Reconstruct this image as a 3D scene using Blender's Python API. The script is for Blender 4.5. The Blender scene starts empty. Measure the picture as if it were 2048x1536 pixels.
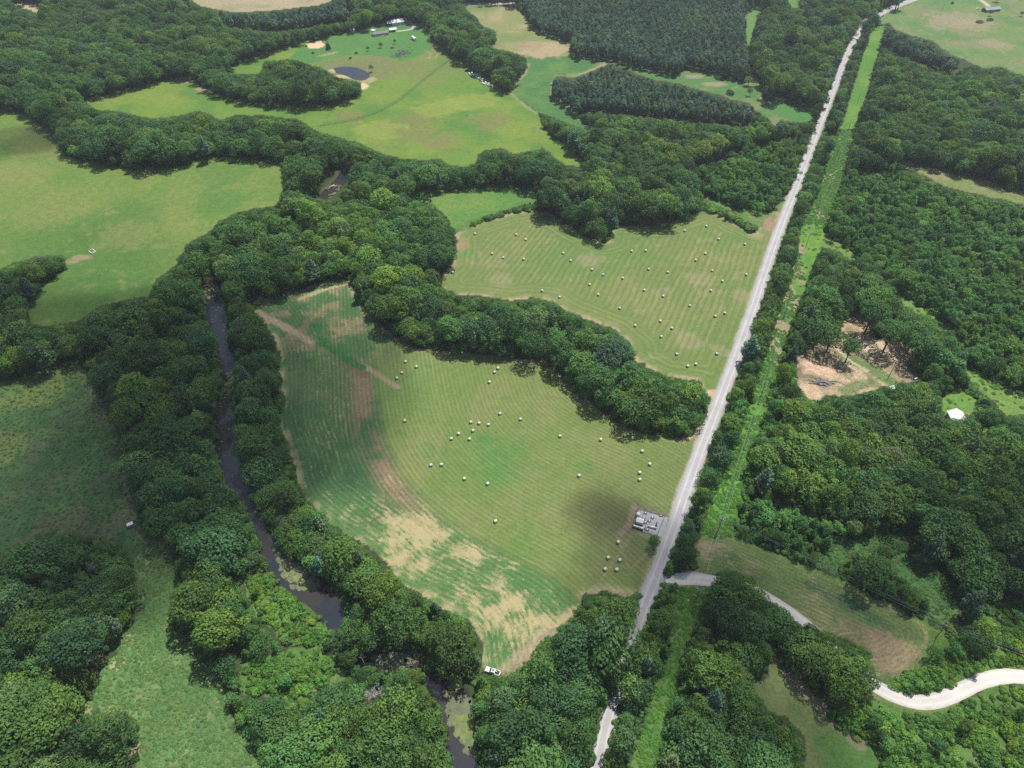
import bpy, math, random
import numpy as np
from mathutils import Vector, Matrix

random.seed(7)
RNG = np.random.default_rng(7)
SC = bpy.context.scene
COL = SC.collection

# ------------------------------------------------------------------ camera, light
FPX, PITCH, CAMH = 1420.0, math.radians(43.0), 275.0
cam_d = bpy.data.cameras.new('camera')
cam_d.sensor_width = 36.0
cam_d.lens = 36.0 * FPX / 2048.0
cam_d.clip_start = 1.0
cam_d.clip_end = 20000.0
cam = bpy.data.objects.new('camera', cam_d)
cam.location = (0, 0, CAMH)
cam.rotation_euler = (math.pi / 2 - PITCH, 0, 0)
COL.objects.link(cam)
SC.camera = cam

SUN_EL, SUN_AZ = math.radians(67.0), math.radians(38.0)
TO_SUN = Vector((math.sin(SUN_AZ) * math.cos(SUN_EL), math.cos(SUN_AZ) * math.cos(SUN_EL), math.sin(SUN_EL)))
world = bpy.data.worlds.new('World')
SC.world = world
world.use_nodes = True
wn = world.node_tree
bg = wn.nodes['Background']
sky = wn.nodes.new('ShaderNodeTexSky')
sky.sky_type = 'NISHITA'
sky.sun_disc = False
sky.sun_elevation = SUN_EL
sky.sun_rotation = SUN_AZ
sky.air_density = 1.0
sky.dust_density = 1.5
wn.links.new(sky.outputs['Color'], bg.inputs['Color'])
bg.inputs['Strength'].default_value = 0.10
sun_d = bpy.data.lights.new('sun', 'SUN')
sun_d.energy = 5.0
sun_d.angle = math.radians(0.5)
sun_d.color = (1.0, 0.965, 0.91)
sun = bpy.data.objects.new('sun', sun_d)
sun.rotation_euler = TO_SUN.to_track_quat('Z', 'Y').to_euler()
sun.location = (0, 0, 1500)
COL.objects.link(sun)
SC.view_settings.view_transform = 'Standard'
SC.view_settings.look = 'None'
SC.view_settings.exposure = 0.12
SC.view_settings.gamma = 1.0
SC.view_settings.use_curve_mapping = False
SC.render.engine = 'CYCLES'
cy = SC.cycles
cy.max_bounces = 6
cy.diffuse_bounces = 3
cy.glossy_bounces = 2
cy.transmission_bounces = 2
cy.volume_bounces = 0
cy.volume_max_steps = 8
cy.transparent_max_bounces = 8
cy.caustics_reflective = False
cy.caustics_refractive = False
cy.sample_clamp_indirect = 3.0
cy.use_denoising = False

# ------------------------------------------------------------------ geometry of the view (photo pixel <-> ground)
SP, CP = math.sin(PITCH), math.cos(PITCH)


def unproj(px, py, z=0.0):
    px = np.asarray(px, float)
    py = np.asarray(py, float)
    a = (px - 1024) / FPX
    b = (768 - py) / FPX
    dx, dy, dz = a, CP + b * SP, -SP + b * CP
    t = (z - CAMH) / dz
    return dx * t, dy * t


def proj(x, y, z):
    d = y * CP - (z - CAMH) * SP
    v = y * SP + (z - CAMH) * CP
    return 1024 + FPX * x / d, 768 - FPX * v / d, d


def P(px, py, z=0.0):
    x, y = unproj(px, py, z)
    return Vector((float(x), float(y), z))


def poly_w(pts):
    a = np.array(pts, float)
    x, y = unproj(a[:, 0], a[:, 1])
    return np.stack([x, y], 1)


def inside(poly, X, Y):
    """even-odd test of points X, Y (flat) against poly (n,2)."""
    out = np.zeros(X.shape, bool)
    bb = (X >= poly[:, 0].min()) & (X <= poly[:, 0].max()) & (Y >= poly[:, 1].min()) & (Y <= poly[:, 1].max())
    idx = np.nonzero(bb)[0]
    if idx.size == 0:
        return out
    x, y = X[idx], Y[idx]
    r = np.zeros(idx.size, bool)
    n = len(poly)
    for i in range(n):
        x1, y1 = poly[i]
        x2, y2 = poly[(i + 1) % n]
        if y1 == y2:
            continue
        c = ((y1 > y) != (y2 > y)) & (x < (x2 - x1) * (y - y1) / (y2 - y1) + x1)
        r ^= c
    out[idx] = r
    return out


def dist_line(pts, X, Y, signed=False):
    """distance of points to a polyline (n,2); signed: positive on the right-hand side."""
    best = np.full(X.shape, 1e9)
    sg = np.ones(X.shape)
    for i in range(len(pts) - 1):
        ax, ay = pts[i]
        bx, by = pts[i + 1]
        dx, dy = bx - ax, by - ay
        L2 = dx * dx + dy * dy + 1e-9
        t = np.clip(((X - ax) * dx + (Y - ay) * dy) / L2, 0, 1)
        ex, ey = X - ax - t * dx, Y - ay - t * dy
        d = np.sqrt(ex * ex + ey * ey)
        m = d < best
        best[m] = d[m]
        if signed:
            s = np.sign(dy * (X - ax) - dx * (Y - ay))
            sg[m] = s[m]
    return best * sg if signed else best


def along_line(pts, X, Y):
    """distance travelled along a polyline at the nearest point"""
    best = np.full(X.shape, 1e9)
    out = np.zeros(X.shape)
    s0 = 0.0
    for i in range(len(pts) - 1):
        ax, ay = pts[i]
        bx, by = pts[i + 1]
        dx, dy = bx - ax, by - ay
        L2 = dx * dx + dy * dy + 1e-9
        t = np.clip(((X - ax) * dx + (Y - ay) * dy) / L2, 0, 1)
        d = np.hypot(X - ax - t * dx, Y - ay - t * dy)
        m = d < best
        best[m] = d[m]
        out[m] = s0 + t[m] * math.sqrt(L2)
        s0 += math.sqrt(L2)
    return out


def smooth_line(pts, n=4):
    """Catmull-Rom through pts."""
    p = [np.array(q, float) for q in pts]
    out = []
    for i in range(len(p) - 1):
        p0 = p[max(i - 1, 0)]
        p1, p2 = p[i], p[i + 1]
        p3 = p[min(i + 2, len(p) - 1)]
        for k in range(n):
            t = k / n
            out.append(0.5 * ((2 * p1) + (-p0 + p2) * t + (2 * p0 - 5 * p1 + 4 * p2 - p3) * t * t + (-p0 + 3 * p1 - 3 * p2 + p3) * t ** 3))
    out.append(p[-1])
    return np.array(out)


def _hash(ix, iy, seed):
    h = (ix.astype(np.int64) * 374761393 + iy.astype(np.int64) * 668265263 + seed * 974634721) & 0xFFFFFFFF
    h = ((h ^ (h >> 13)) * 1274126177) & 0xFFFFFFFF
    h = h ^ (h >> 16)
    return (h & 0xFFFF) / 65535.0


def vnoise(x, y, seed=0):
    ix, iy = np.floor(x), np.floor(y)
    fx, fy = x - ix, y - iy
    fx = fx * fx * (3 - 2 * fx)
    fy = fy * fy * (3 - 2 * fy)
    a = _hash(ix, iy, seed)
    b = _hash(ix + 1, iy, seed)
    c = _hash(ix, iy + 1, seed)
    d = _hash(ix + 1, iy + 1, seed)
    return (a * (1 - fx) + b * fx) * (1 - fy) + (c * (1 - fx) + d * fx) * fy


def fbm(x, y, scale, seed=0, oct=4):
    s, amp, tot = 0.0, 1.0, 0.0
    f = 1.0 / scale
    for k in range(oct):
        s = s + amp * vnoise(x * f + 17.3 * k, y * f - 9.1 * k, seed + k * 13)
        tot += amp
        amp *= 0.55
        f *= 2.07
    return s / tot


def sstep(a, b, x):
    t = np.clip((x - a) / (b - a), 0, 1)
    return t * t * (3 - 2 * t)


# ------------------------------------------------------------------ outlines read off the place (photo pixels on the ground)
OPEN = {}
OPEN['pasture'] = [(-60, 215), (0, 218), (48, 224), (72, 243), (105, 268), (118, 292), (128, 308), (150, 320), (200, 326), (240, 335), (310, 338), (350, 335), (420, 310), (480, 315), (560, 322), (566, 385), (552, 410), (480, 422), (440, 440), (415, 465), (372, 490), (352, 530), (312, 560), (298, 592), (200, 610), (165, 640), (100, 650), (60, 650), (56, 605), (100, 560), (132, 537), (130, 508), (80, 513), (30, 525), (0, 538), (-60, 545)]
OPEN['meadow'] = [(460, 133), (512, 108), (530, 106), (600, 84), (650, 72), (700, 62), (745, 50), (775, 40), (800, 36), (828, 44), (850, 50), (862, 75), (880, 92), (904, 111), (928, 124), (948, 141), (964, 148), (976, 157), (990, 168), (997, 178), (1020, 186), (1076, 225), (1085, 252), (1102, 270), (1137, 290), (1170, 322), (1160, 335), (1130, 330), (1110, 315), (1090, 297), (1060, 300), (1030, 308), (1000, 297), (965, 300), (955, 322), (935, 333), (900, 330), (880, 318), (850, 320), (800, 315), (760, 305), (720, 285), (670, 272), (640, 265), (625, 256), (600, 240), (540, 231), (470, 230), (440, 241), (400, 220), (360, 231), (300, 238), (240, 222), (190, 219), (165, 199), (220, 185), (320, 160), (365, 152), (390, 162), (430, 188), (500, 205), (600, 212), (670, 207), (722, 190), (722, 165), (672, 152), (650, 138), (590, 118), (530, 122), (520, 148), (470, 148)]
OPEN['greenfield'] = [(1050, 113), (1140, 110), (1225, 115), (1167, 147), (1112, 150), (1103, 172), (1104, 190), (1135, 212), (1150, 225), (1167, 245), (1188, 258), (1180, 264), (1150, 252), (1112, 237), (1080, 225), (1020, 186), (1032, 165), (1056, 135)]
OPEN['tanfield'] = [(925, 4), (1030, 8), (1050, 35), (1066, 55), (1110, 72), (1143, 85), (1140, 112), (1050, 114), (1035, 106), (1000, 99), (975, 95), (993, 84), (992, 62), (965, 52), (958, 45), (945, 30), (930, 18)]
OPEN['strip'] = [(1220, 115), (1300, 138), (1358, 147), (1380, 131), (1430, 143), (1455, 151), (1490, 157), (1515, 150), (1522, 172), (1532, 200), (1560, 195), (1610, 205), (1624, 215), (1624, 240), (1600, 245), (1560, 240), (1550, 254), (1535, 237), (1508, 218), (1500, 205), (1470, 200), (1440, 190), (1400, 180), (1350, 165), (1310, 160), (1260, 142), (1222, 126), (1150, 155), (1112, 152), (1165, 145)]
OPEN['stripb'] = [(1492, 30), (1510, 10), (1528, 6), (1518, 35), (1506, 58), (1500, 92), (1493, 92), (1491, 55)]
OPEN['farpasture'] = [(1757, 36), (1775, 24), (1800, 13), (1835, -8), (2120, -8), (2120, 165), (2048, 152), (2000, 133), (1965, 137), (1940, 124), (1900, 108), (1862, 80), (1835, 74), (1792, 60), (1780, 46), (1760, 48)]
OPEN['corridor'] = [(1747, 52), (1768, 52), (1766, 75), (1752, 120), (1737, 180), (1714, 240), (1702, 290), (1690, 330), (1682, 360), (1667, 400), (1652, 460), (1644, 492), (1630, 520), (1616, 560), (1600, 600), (1578, 660), (1556, 720), (1553, 760), (1532, 830), (1502, 900), (1497, 950), (1482, 990), (1467, 1030), (1462, 1075), (1400, 1075), (1405, 1050), (1420, 1010), (1450, 950), (1475, 890), (1490, 840), (1519, 760), (1529, 720), (1544, 690), (1554, 640), (1569, 600), (1583, 560), (1599, 490), (1599, 460), (1620, 420), (1630, 400), (1645, 370), (1653, 330), (1679, 262), (1689, 230), (1704, 180), (1720, 130), (1740, 70)]
OPEN['branch'] = [(1646, 264), (1692, 262), (1690, 287), (1665, 277), (1644, 272)]
OPEN['lanea'] = [(1640, 468), (1665, 478), (1690, 492), (1716, 516), (1702, 522), (1670, 498), (1640, 492)]
OPEN['laneb'] = [(1785, 580), (1830, 600), (1880, 625), (1902, 650), (1895, 662), (1860, 642), (1800, 602)]
OPEN['lanec'] = [(1878, 788), (1920, 778), (1955, 798), (1945, 835), (1900, 835), (1880, 812)]
OPEN['laned'] = [(1928, 733), (1962, 748), (2060, 802), (2060, 838), (2010, 832), (1975, 792), (1940, 765)]
OPEN['eaststrip'] = [(1796, 316), (1850, 328), (1920, 343), (1990, 363), (2060, 385), (2060, 412), (2000, 397), (1950, 387), (1900, 377), (1850, 352), (1808, 337)]
OPEN['rough'] = [(1405, 390), (1464, 406), (1519, 421), (1541, 426), (1558, 404), (1585, 380), (1562, 430), (1550, 456), (1534, 461), (1524, 449), (1493, 438), (1464, 421), (1431, 409)]
OPEN['midgreen'] = [(815, 388), (850, 380), (900, 380), (960, 372), (1020, 371), (1060, 374), (1075, 388), (1070, 402), (1040, 408), (1000, 420), (960, 435), (930, 450), (912, 462), (905, 455), (893, 430), (870, 410), (840, 402)]
OPEN['hay'] = [(912, 467), (960, 447), (1020, 427), (1070, 420), (1092, 425), (1120, 440), (1150, 460), (1180, 475), (1205, 486), (1220, 483), (1228, 455), (1240, 450), (1300, 453), (1340, 445), (1380, 430), (1410, 421), (1440, 430), (1470, 447), (1512, 466), (1530, 440), (1548, 425), (1560, 425), (1548, 480), (1532, 540), (1512, 605), (1488, 675), (1462, 740), (1440, 790), (1415, 786), (1400, 762), (1370, 757), (1330, 750), (1300, 735), (1270, 722), (1265, 690), (1230, 660), (1180, 640), (1130, 620), (1100, 600), (1060, 597), (1020, 600), (960, 592), (910, 590), (885, 575), (880, 553), (905, 530), (912, 500)]
OPEN['verge'] = [(1585, 380), (1600, 340), (1618, 300), (1630, 270), (1640, 240), (1690, 100), (1712, 66), (1722, 62), (1722, 72), (1702, 100), (1668, 205), (1634, 288), (1604, 372), (1580, 440), (1555, 505), (1525, 590), (1500, 660), (1478, 720), (1446, 800), (1416, 880), (1392, 945), (1372, 1010), (1358, 1060), (1340, 1110), (1322, 1160), (1300, 1215), (1285, 1250), (1265, 1300), (1278, 1215), (1300, 1150), (1335, 1060), (1350, 1000), (1385, 900), (1420, 805), (1445, 745), (1475, 670), (1505, 590), (1535, 500), (1555, 430), (1560, 405)]
OPEN['roadlow'] = [(1188, 1536), (1190, 1500), (1200, 1440), (1216, 1405), (1222, 1425), (1216, 1470), (1206, 1520), (1200, 1560), (1188, 1560)]
OPEN['crop'] = [(503, 608), (560, 590), (620, 572), (680, 556), (702, 560), (707, 580), (732, 620), (762, 650), (800, 680), (830, 697), (870, 700), (950, 708), (1000, 712), (1060, 722), (1092, 720), (1112, 745), (1132, 765), (1152, 785), (1180, 805), (1202, 825), (1240, 845), (1280, 865), (1330, 872), (1370, 878), (1408, 855), (1420, 850), (1400, 905), (1380, 960), (1360, 1010), (1345, 1070), (1325, 1120), (1310, 1130), (1290, 1185), (1250, 1188), (1210, 1182), (1170, 1186), (1150, 1220), (1120, 1250), (1090, 1270), (1060, 1310), (1020, 1347), (975, 1349), (962, 1335), (965, 1300), (950, 1255), (920, 1232), (880, 1208), (840, 1187), (800, 1165), (770, 1130), (740, 1105), (710, 1080), (680, 1062), (660, 1042), (630, 1015), (605, 990), (595, 950), (580, 900), (562, 850), (565, 800), (562, 760), (557, 700), (540, 660), (518, 630)]
OPEN['darkmeadow'] = [(-60, 775), (0, 760), (60, 745), (120, 728), (167, 720), (185, 760), (215, 810), (235, 860), (247, 920), (257, 970), (270, 1010), (280, 1060), (300, 1092), (330, 1085), (347, 1100), (340, 1150), (270, 1140), (265, 1125), (240, 1090), (200, 1075), (130, 1065), (90, 1065), (40, 1085), (0, 1115), (-60, 1140)]
OPEN['tallgrass'] = [(268, 1125), (268, 1180), (270, 1240), (237, 1290), (202, 1350), (165, 1420), (230, 1430), (276, 1440), (280, 1490), (265, 1570), (545, 1570), (530, 1536), (500, 1490), (480, 1470), (452, 1410), (440, 1370), (400, 1320), (380, 1280), (340, 1262), (337, 1220), (350, 1180), (345, 1110), (300, 1080)]
OPEN['lowcorridor'] = [(1355, 1170), (1412, 1175), (1405, 1230), (1382, 1260), (1362, 1330), (1347, 1400), (1327, 1450), (1312, 1570), (1250, 1570), (1290, 1440), (1312, 1380), (1337, 1320), (1347, 1250)]
OPEN['pad'] = [(1360, 1140), (1425, 1142), (1425, 1178), (1360, 1172)]
OPEN['stubble'] = [(1395, 1072), (1430, 1066), (1465, 1070), (1500, 1085), (1560, 1108), (1640, 1142), (1720, 1178), (1800, 1212), (1850, 1245), (1880, 1262), (1905, 1290), (1880, 1310), (1850, 1325), (1820, 1345), (1780, 1355), (1738, 1362), (1736, 1330), (1742, 1300), (1690, 1275), (1640, 1255), (1590, 1228), (1530, 1196), (1512, 1160), (1455, 1142), (1420, 1152), (1398, 1140), (1390, 1100)]
OPEN['tripasture'] = [(1500, 1372), (1530, 1350), (1555, 1312), (1580, 1350), (1620, 1380), (1655, 1420), (1665, 1450), (1700, 1482), (1750, 1500), (1780, 1570), (1600, 1570), (1612, 1500), (1590, 1450), (1540, 1420)]
OPEN['drive'] = [(1735, 1350), (1765, 1370), (1805, 1388), (1850, 1392), (1890, 1382), (1930, 1360), (1970, 1340), (2015, 1334), (2070, 1338), (2070, 1370), (2010, 1364), (1975, 1372), (1938, 1392), (1895, 1414), (1850, 1424), (1800, 1420), (1755, 1402), (1734, 1378)]
OPEN['brushgrass'] = [(1775, 1115), (1820, 1105), (1870, 1130), (1905, 1170), (1935, 1205), (1905, 1225), (1880, 1260), (1850, 1245), (1840, 1190), (1800, 1150)]
OPEN['grasslane'] = [(1640, 1130), (1680, 1088), (1750, 1070), (1832, 1056), (1830, 1078), (1770, 1092), (1700, 1108), (1668, 1150)]
OPEN['clearing'] = [(1592, 722), (1612, 695), (1640, 690), (1662, 688), (1690, 640), (1722, 618), (1748, 640), (1735, 672), (1765, 690), (1790, 668), (1812, 700), (1835, 722), (1852, 745), (1830, 762), (1800, 765), (1778, 770), (1740, 780), (1700, 790), (1670, 790), (1620, 800), (1598, 775)]
OPEN['leftcorner'] = [(25, 3), (60, 3), (84, 10), (76, 27), (55, 18), (30, 14)]
OPEN['toptan'] = [(370, -8), (690, -8), (640, 10), (560, 20), (470, 25), (400, 12)]
OPEN['smalla'] = [(1575, 0), (1605, -4), (1600, 14), (1580, 16)]
WATERPX = [
    [(655, 330), (700, 340), (700, 360), (672, 398), (640, 396), (640, 375)],
    [(402, 565), (440, 562), (446, 605), (452, 640), (455, 690), (470, 720), (468, 760), (448, 770), (440, 720), (425, 660), (412, 640), (410, 600)],
    [(425, 800), (462, 795), (472, 860), (478, 920), (490, 960), (500, 1000), (535, 1060), (560, 1100), (600, 1140), (650, 1160), (690, 1200), (690, 1235), (665, 1250), (640, 1225), (600, 1200), (560, 1160), (535, 1120), (515, 1070), (490, 1005), (450, 960), (432, 890)],
    [(735, 1310), (800, 1300), (850, 1305), (850, 1330), (780, 1340), (735, 1330)],
    [(850, 1362), (950, 1372), (945, 1440), (955, 1570), (915, 1570), (895, 1480), (885, 1410)],
]
TYPES = [  # (kind of wood, outline)
    ('pine', [(1028, -30), (1500, -30), (1490, 20), (1495, 90), (1505, 152), (1480, 157), (1430, 145), (1395, 132), (1350, 148), (1290, 134), (1225, 117), (1145, 110), (1140, 80), (1065, 57)]),
    ('pine', [(1100, 150), (1165, 146), (1225, 125), (1260, 140), (1340, 163), (1420, 178), (1480, 193), (1510, 205), (1505, 252), (1400, 242), (1300, 232), (1200, 222), (1150, 226), (1100, 190)]),
    ('pine', [(430, 20), (560, 18), (690, -5), (700, 40), (560, 62), (450, 52)]),
    ('pine', [(1770, 50), (1840, 72), (1900, 108), (1945, 128), (1900, 150), (1800, 110), (1760, 90)]),
    ('young', [(1395, 330), (1480, 300), (1590, 270), (1600, 340), (1560, 420), (1480, 440), (1400, 390)]),
    ('young', [(1690, 345), (1810, 340), (1900, 378), (2060, 415), (2060, 790), (1960, 740), (1905, 655), (1800, 580), (1720, 510), (1650, 455), (1672, 400)]),
    ('young', [(1470, 1040), (1490, 990), (1560, 1000), (1700, 1040), (1680, 1085), (1620, 1110), (1540, 1090)]),
    ('brush', [(1745, 1345), (1800, 1325), (1850, 1300), (1880, 1262), (1905, 1225), (1960, 1290), (2060, 1320), (2060, 1345), (2015, 1338), (1960, 1350), (1920, 1370), (1850, 1395), (1790, 1385)]),
    ('brush', [(1690, 1440), (1720, 1400), (1760, 1405), (1850, 1425), (1930, 1400), (1985, 1370), (2070, 1368), (2070, 1570), (1770, 1570), (1740, 1495)]),
    ('brush', [(1985, 1200), (2060, 1200), (2060, 1330), (2000, 1310)]),
    ('brush', [(905, 455), (960, 433), (1040, 405), (1075, 395), (1070, 422), (1020, 427), (960, 447), (912, 467)]),
    ('brush', [(1405, 400), (1440, 415), (1480, 432), (1530, 440), (1530, 468), (1512, 466), (1470, 447), (1440, 430), (1410, 421)]),
    ('brush', [(480, 1150), (560, 1140), (660, 1250), (640, 1290), (560, 1290), (500, 1210)]),
    ('brush', [(480, 1320), (640, 1290), (700, 1350), (600, 1400), (480, 1390)]),
]
W, H = 1024, 768
gx, gy = np.meshgrid((np.arange(W) + 0.5) * 2, (np.arange(H) + 0.5) * 2)
gxf, gyf = gx.ravel(), gy.ravel()
KIND = np.zeros(W * H, np.int8)          # 0 broadleaf wood 1 pine 2 young 3 brush 9 open
for k, pl in TYPES:
    KIND[inside(np.array(pl, float), gxf, gyf)] = {'pine': 1, 'young': 2, 'brush': 3}[k]
for k, pl in OPEN.items():
    KIND[inside(np.array(pl, float), gxf, gyf)] = 9
for pl in WATERPX:
    KIND[inside(np.array(pl, float), gxf, gyf)] = 9
KIND = KIND.reshape(H, W)


def kind_at(px, py):
    ix = np.clip((np.asarray(px) / 2).astype(int), 0, W - 1)
    iy = np.clip((np.asarray(py) / 2).astype(int), 0, H - 1)
    return KIND[iy, ix]


OPENW = {k: poly_w(v) for k, v in OPEN.items()}

# lines on the ground
ROADPX = [(1178, 1600), (1198, 1525), (1210, 1450), (1238, 1365), (1262, 1285), (1288, 1215), (1318, 1140), (1342, 1072), (1372, 985), (1404, 893), (1437, 808), (1472, 715), (1508, 612), (1540, 512), (1570, 430), (1592, 375), (1617, 308), (1637, 254), (1662, 190), (1684, 134), (1704, 88), (1722, 58), (1738, 40), (1755, 30)]
ROAD = poly_w(ROADPX)
PAVED = poly_w([(1700, 60), (1722, 46), (1752, 32), (1775, 20), (1800, 9), (1830, -2), (1870, -14)])
LANE = smooth_line(poly_w([(1330, 1160), (1360, 1156), (1400, 1158), (1450, 1166), (1500, 1176), (1533, 1194), (1570, 1218), (1608, 1246), (1650, 1282), (1700, 1330), (1738, 1364), (1765, 1386), (1805, 1403), (1850, 1408), (1892, 1398), (1932, 1376), (1972, 1356), (2014, 1349), (2060, 1354), (2160, 1372)]), 4)
TOPROAD = poly_w([(840, 18), (880, 16), (920, 10), (970, 9), (1028, 5), (1080, 2)])
HOMEDRIVE = smooth_line(poly_w([(792, 63), (808, 61), (824, 59), (830, 53), (824, 47), (816, 43)]), 4)
RIVERPX = [(700, 300), (690, 345), (660, 382), (600, 425), (500, 470), (430, 520), (424, 570), (430, 620), (438, 670), (450, 720), (455, 780), (448, 830), (455, 890), (468, 940), (490, 995), (520, 1060), (552, 1115), (600, 1160), (640, 1190), (665, 1235), (690, 1290), (740, 1322), (800, 1322), (850, 1350), (905, 1400), (918, 1460), (930, 1530), (935, 1600)]
RIVERHW = [3, 5, 6, 4, 4, 4, 5, 6.5, 6, 5, 4.5, 5.5, 6, 5.0, 4, 4.5, 7, 8.5, 6.5, 4.5, 2.5, 5, 5, 3, 6.5, 6, 5, 5]
RIVER = smooth_line(poly_w(RIVERPX), 4)
RHW = 0.84 * np.interp(np.linspace(0, len(RIVERHW) - 1, len(RIVER)), np.arange(len(RIVERHW)), RIVERHW)
PONDPX = [(665, 135), (690, 131), (715, 134), (735, 143), (741, 152), (728, 160), (708, 158), (690, 150), (672, 145)]
POND = poly_w(PONDPX)
STATION = poly_w([(1276, 1017), (1330, 1032), (1314, 1072), (1264, 1056)])


def river_d(X, Y):
    """signed distance to the water's edge (negative inside)"""
    best = np.full(X.shape, 1e9)
    for i in range(len(RIVER) - 1):
        ax, ay = RIVER[i]
        bx, by = RIVER[i + 1]
        dx, dy = bx - ax, by - ay
        t = np.clip(((X - ax) * dx + (Y - ay) * dy) / (dx * dx + dy * dy + 1e-9), 0, 1)
        d = np.hypot(X - ax - t * dx, Y - ay - t * dy) - (RHW[i] * (1 - t) + RHW[i + 1] * t)
        best = np.minimum(best, d)
    return best


# ------------------------------------------------------------------ materials
MATS = {}


def nodes_of(name):
    m = bpy.data.materials.new(name)
    m.use_nodes = True
    nt = m.node_tree
    return m, nt, nt.nodes['Principled BSDF']


def mat(name, color, rough=0.7, spec=0.3, noise=0.15, nscale=3.0, metal=0.0):
    """plain surface with procedural grain"""
    if name in MATS:
        return MATS[name]
    m, nt, b = nodes_of(name)
    tc = nt.nodes.new('ShaderNodeTexCoord')
    nz = nt.nodes.new('ShaderNodeTexNoise')
    nz.inputs['Scale'].default_value = nscale
    nz.inputs['Detail'].default_value = 5
    nt.links.new(tc.outputs['Object'], nz.inputs['Vector'])
    mr = nt.nodes.new('ShaderNodeMapRange')
    mr.inputs['From Min'].default_value = 0.3
    mr.inputs['From Max'].default_value = 0.7
    mr.inputs['To Min'].default_value = 1 - noise
    mr.inputs['To Max'].default_value = 1 + noise
    nt.links.new(nz.outputs['Fac'], mr.inputs['Value'])
    mx = nt.nodes.new('ShaderNodeVectorMath')
    mx.operation = 'SCALE'
    mx.inputs[0].default_value = color
    nt.links.new(mr.outputs['Result'], mx.inputs['Scale'])
    nt.links.new(mx.outputs['Vector'], b.inputs['Base Color'])
    b.inputs['Roughness'].default_value = rough
    b.inputs['Specular IOR Level'].default_value = spec
    b.inputs['Metallic'].default_value = metal
    MATS[name] = m
    return m


def foliage(name, ramp, trans=0.28, rough=0.65):
    m, nt, b = nodes_of(name)
    oi = nt.nodes.new('ShaderNodeObjectInfo')
    at = nt.nodes.new('ShaderNodeAttribute')
    at.attribute_name = 'leafvar'
    ad = nt.nodes.new('ShaderNodeMath')
    ad.operation = 'MULTIPLY_ADD'
    ad.inputs[1].default_value = 0.50
    nt.links.new(oi.outputs['Random'], ad.inputs[0])
    sc = nt.nodes.new('ShaderNodeMath')
    sc.operation = 'MULTIPLY'
    sc.inputs[1].default_value = 0.50
    nt.links.new(at.outputs['Fac'], sc.inputs[0])
    nt.links.new(sc.outputs[0], ad.inputs[2])
    cr = nt.nodes.new('ShaderNodeValToRGB')
    el = cr.color_ramp.elements
    while len(el) < len(ramp):
        el.new(0.5)
    for i, (p, c) in enumerate(ramp):
        el[i].position = p
        el[i].color = (*c, 1)
    nt.links.new(ad.outputs[0], cr.inputs['Fac'])
    ti = nt.nodes.new('ShaderNodeAttribute')
    ti.attribute_type = 'INSTANCER'
    ti.attribute_name = 'tint'
    mu = nt.nodes.new('ShaderNodeVectorMath')
    mu.operation = 'MULTIPLY'
    nt.links.new(cr.outputs['Color'], mu.inputs[0])
    nt.links.new(ti.outputs['Vector'], mu.inputs[1])
    nt.links.new(mu.outputs['Vector'], b.inputs['Base Color'])
    b.inputs['Roughness'].default_value = rough
    b.inputs['Specular IOR Level'].default_value = 0.22
    tr = nt.nodes.new('ShaderNodeBsdfTranslucent')
    wm = nt.nodes.new('ShaderNodeVectorMath')
    wm.operation = 'MULTIPLY'
    wm.inputs[1].default_value = (1.5, 1.6, 0.6)
    nt.links.new(mu.outputs['Vector'], wm.inputs[0])
    nt.links.new(wm.outputs['Vector'], tr.inputs['Color'])
    ms = nt.nodes.new('ShaderNodeMixShader')
    ms.inputs['Fac'].default_value = trans
    nt.links.new(b.outputs[0], ms.inputs[1])
    nt.links.new(tr.outputs[0], ms.inputs[2])
    nt.links.new(ms.outputs[0], nt.nodes['Material Output'].inputs['Surface'])
    MATS[name] = m
    return m


LEAF = foliage('broad_leaves', [(0.0, (0.049, 0.107, 0.049)), (0.3, (0.069, 0.153, 0.053)), (0.6, (0.096, 0.204, 0.049)), (0.85, (0.140, 0.243, 0.054)), (1.0, (0.197, 0.296, 0.073))])
NEEDLE = foliage('pine_needles', [(0.0, (0.059, 0.121, 0.090)), (0.5, (0.090, 0.174, 0.099)), (1.0, (0.155, 0.245, 0.118))], trans=0.12)
YLEAF = foliage('young_leaves', [(0.0, (0.059, 0.146, 0.049)), (0.5, (0.091, 0.213, 0.051)), (1.0, (0.160, 0.295, 0.070))])
BLEAF = foliage('brush_leaves', [(0.0, (0.060, 0.148, 0.031)), (0.5, (0.099, 0.223, 0.035)), (1.0, (0.180, 0.304, 0.053))])
GLEAF = foliage('grass_blades', [(0.0, (0.100, 0.180, 0.055)), (0.5, (0.140, 0.225, 0.072)), (1.0, (0.205, 0.260, 0.095))], trans=0.3)
WEEDLEAF = foliage('weed_leaves', [(0.0, (0.057, 0.176, 0.024)), (0.5, (0.088, 0.231, 0.031)), (1.0, (0.145, 0.275, 0.051))], trans=0.3)
BARK = mat('bark', (0.11, 0.085, 0.065), 0.9, 0.1, 0.3, 2.0)
DEADWOOD = mat('dead_wood', (0.46, 0.42, 0.38), 0.9, 0.1, 0.25, 2.0)


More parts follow.
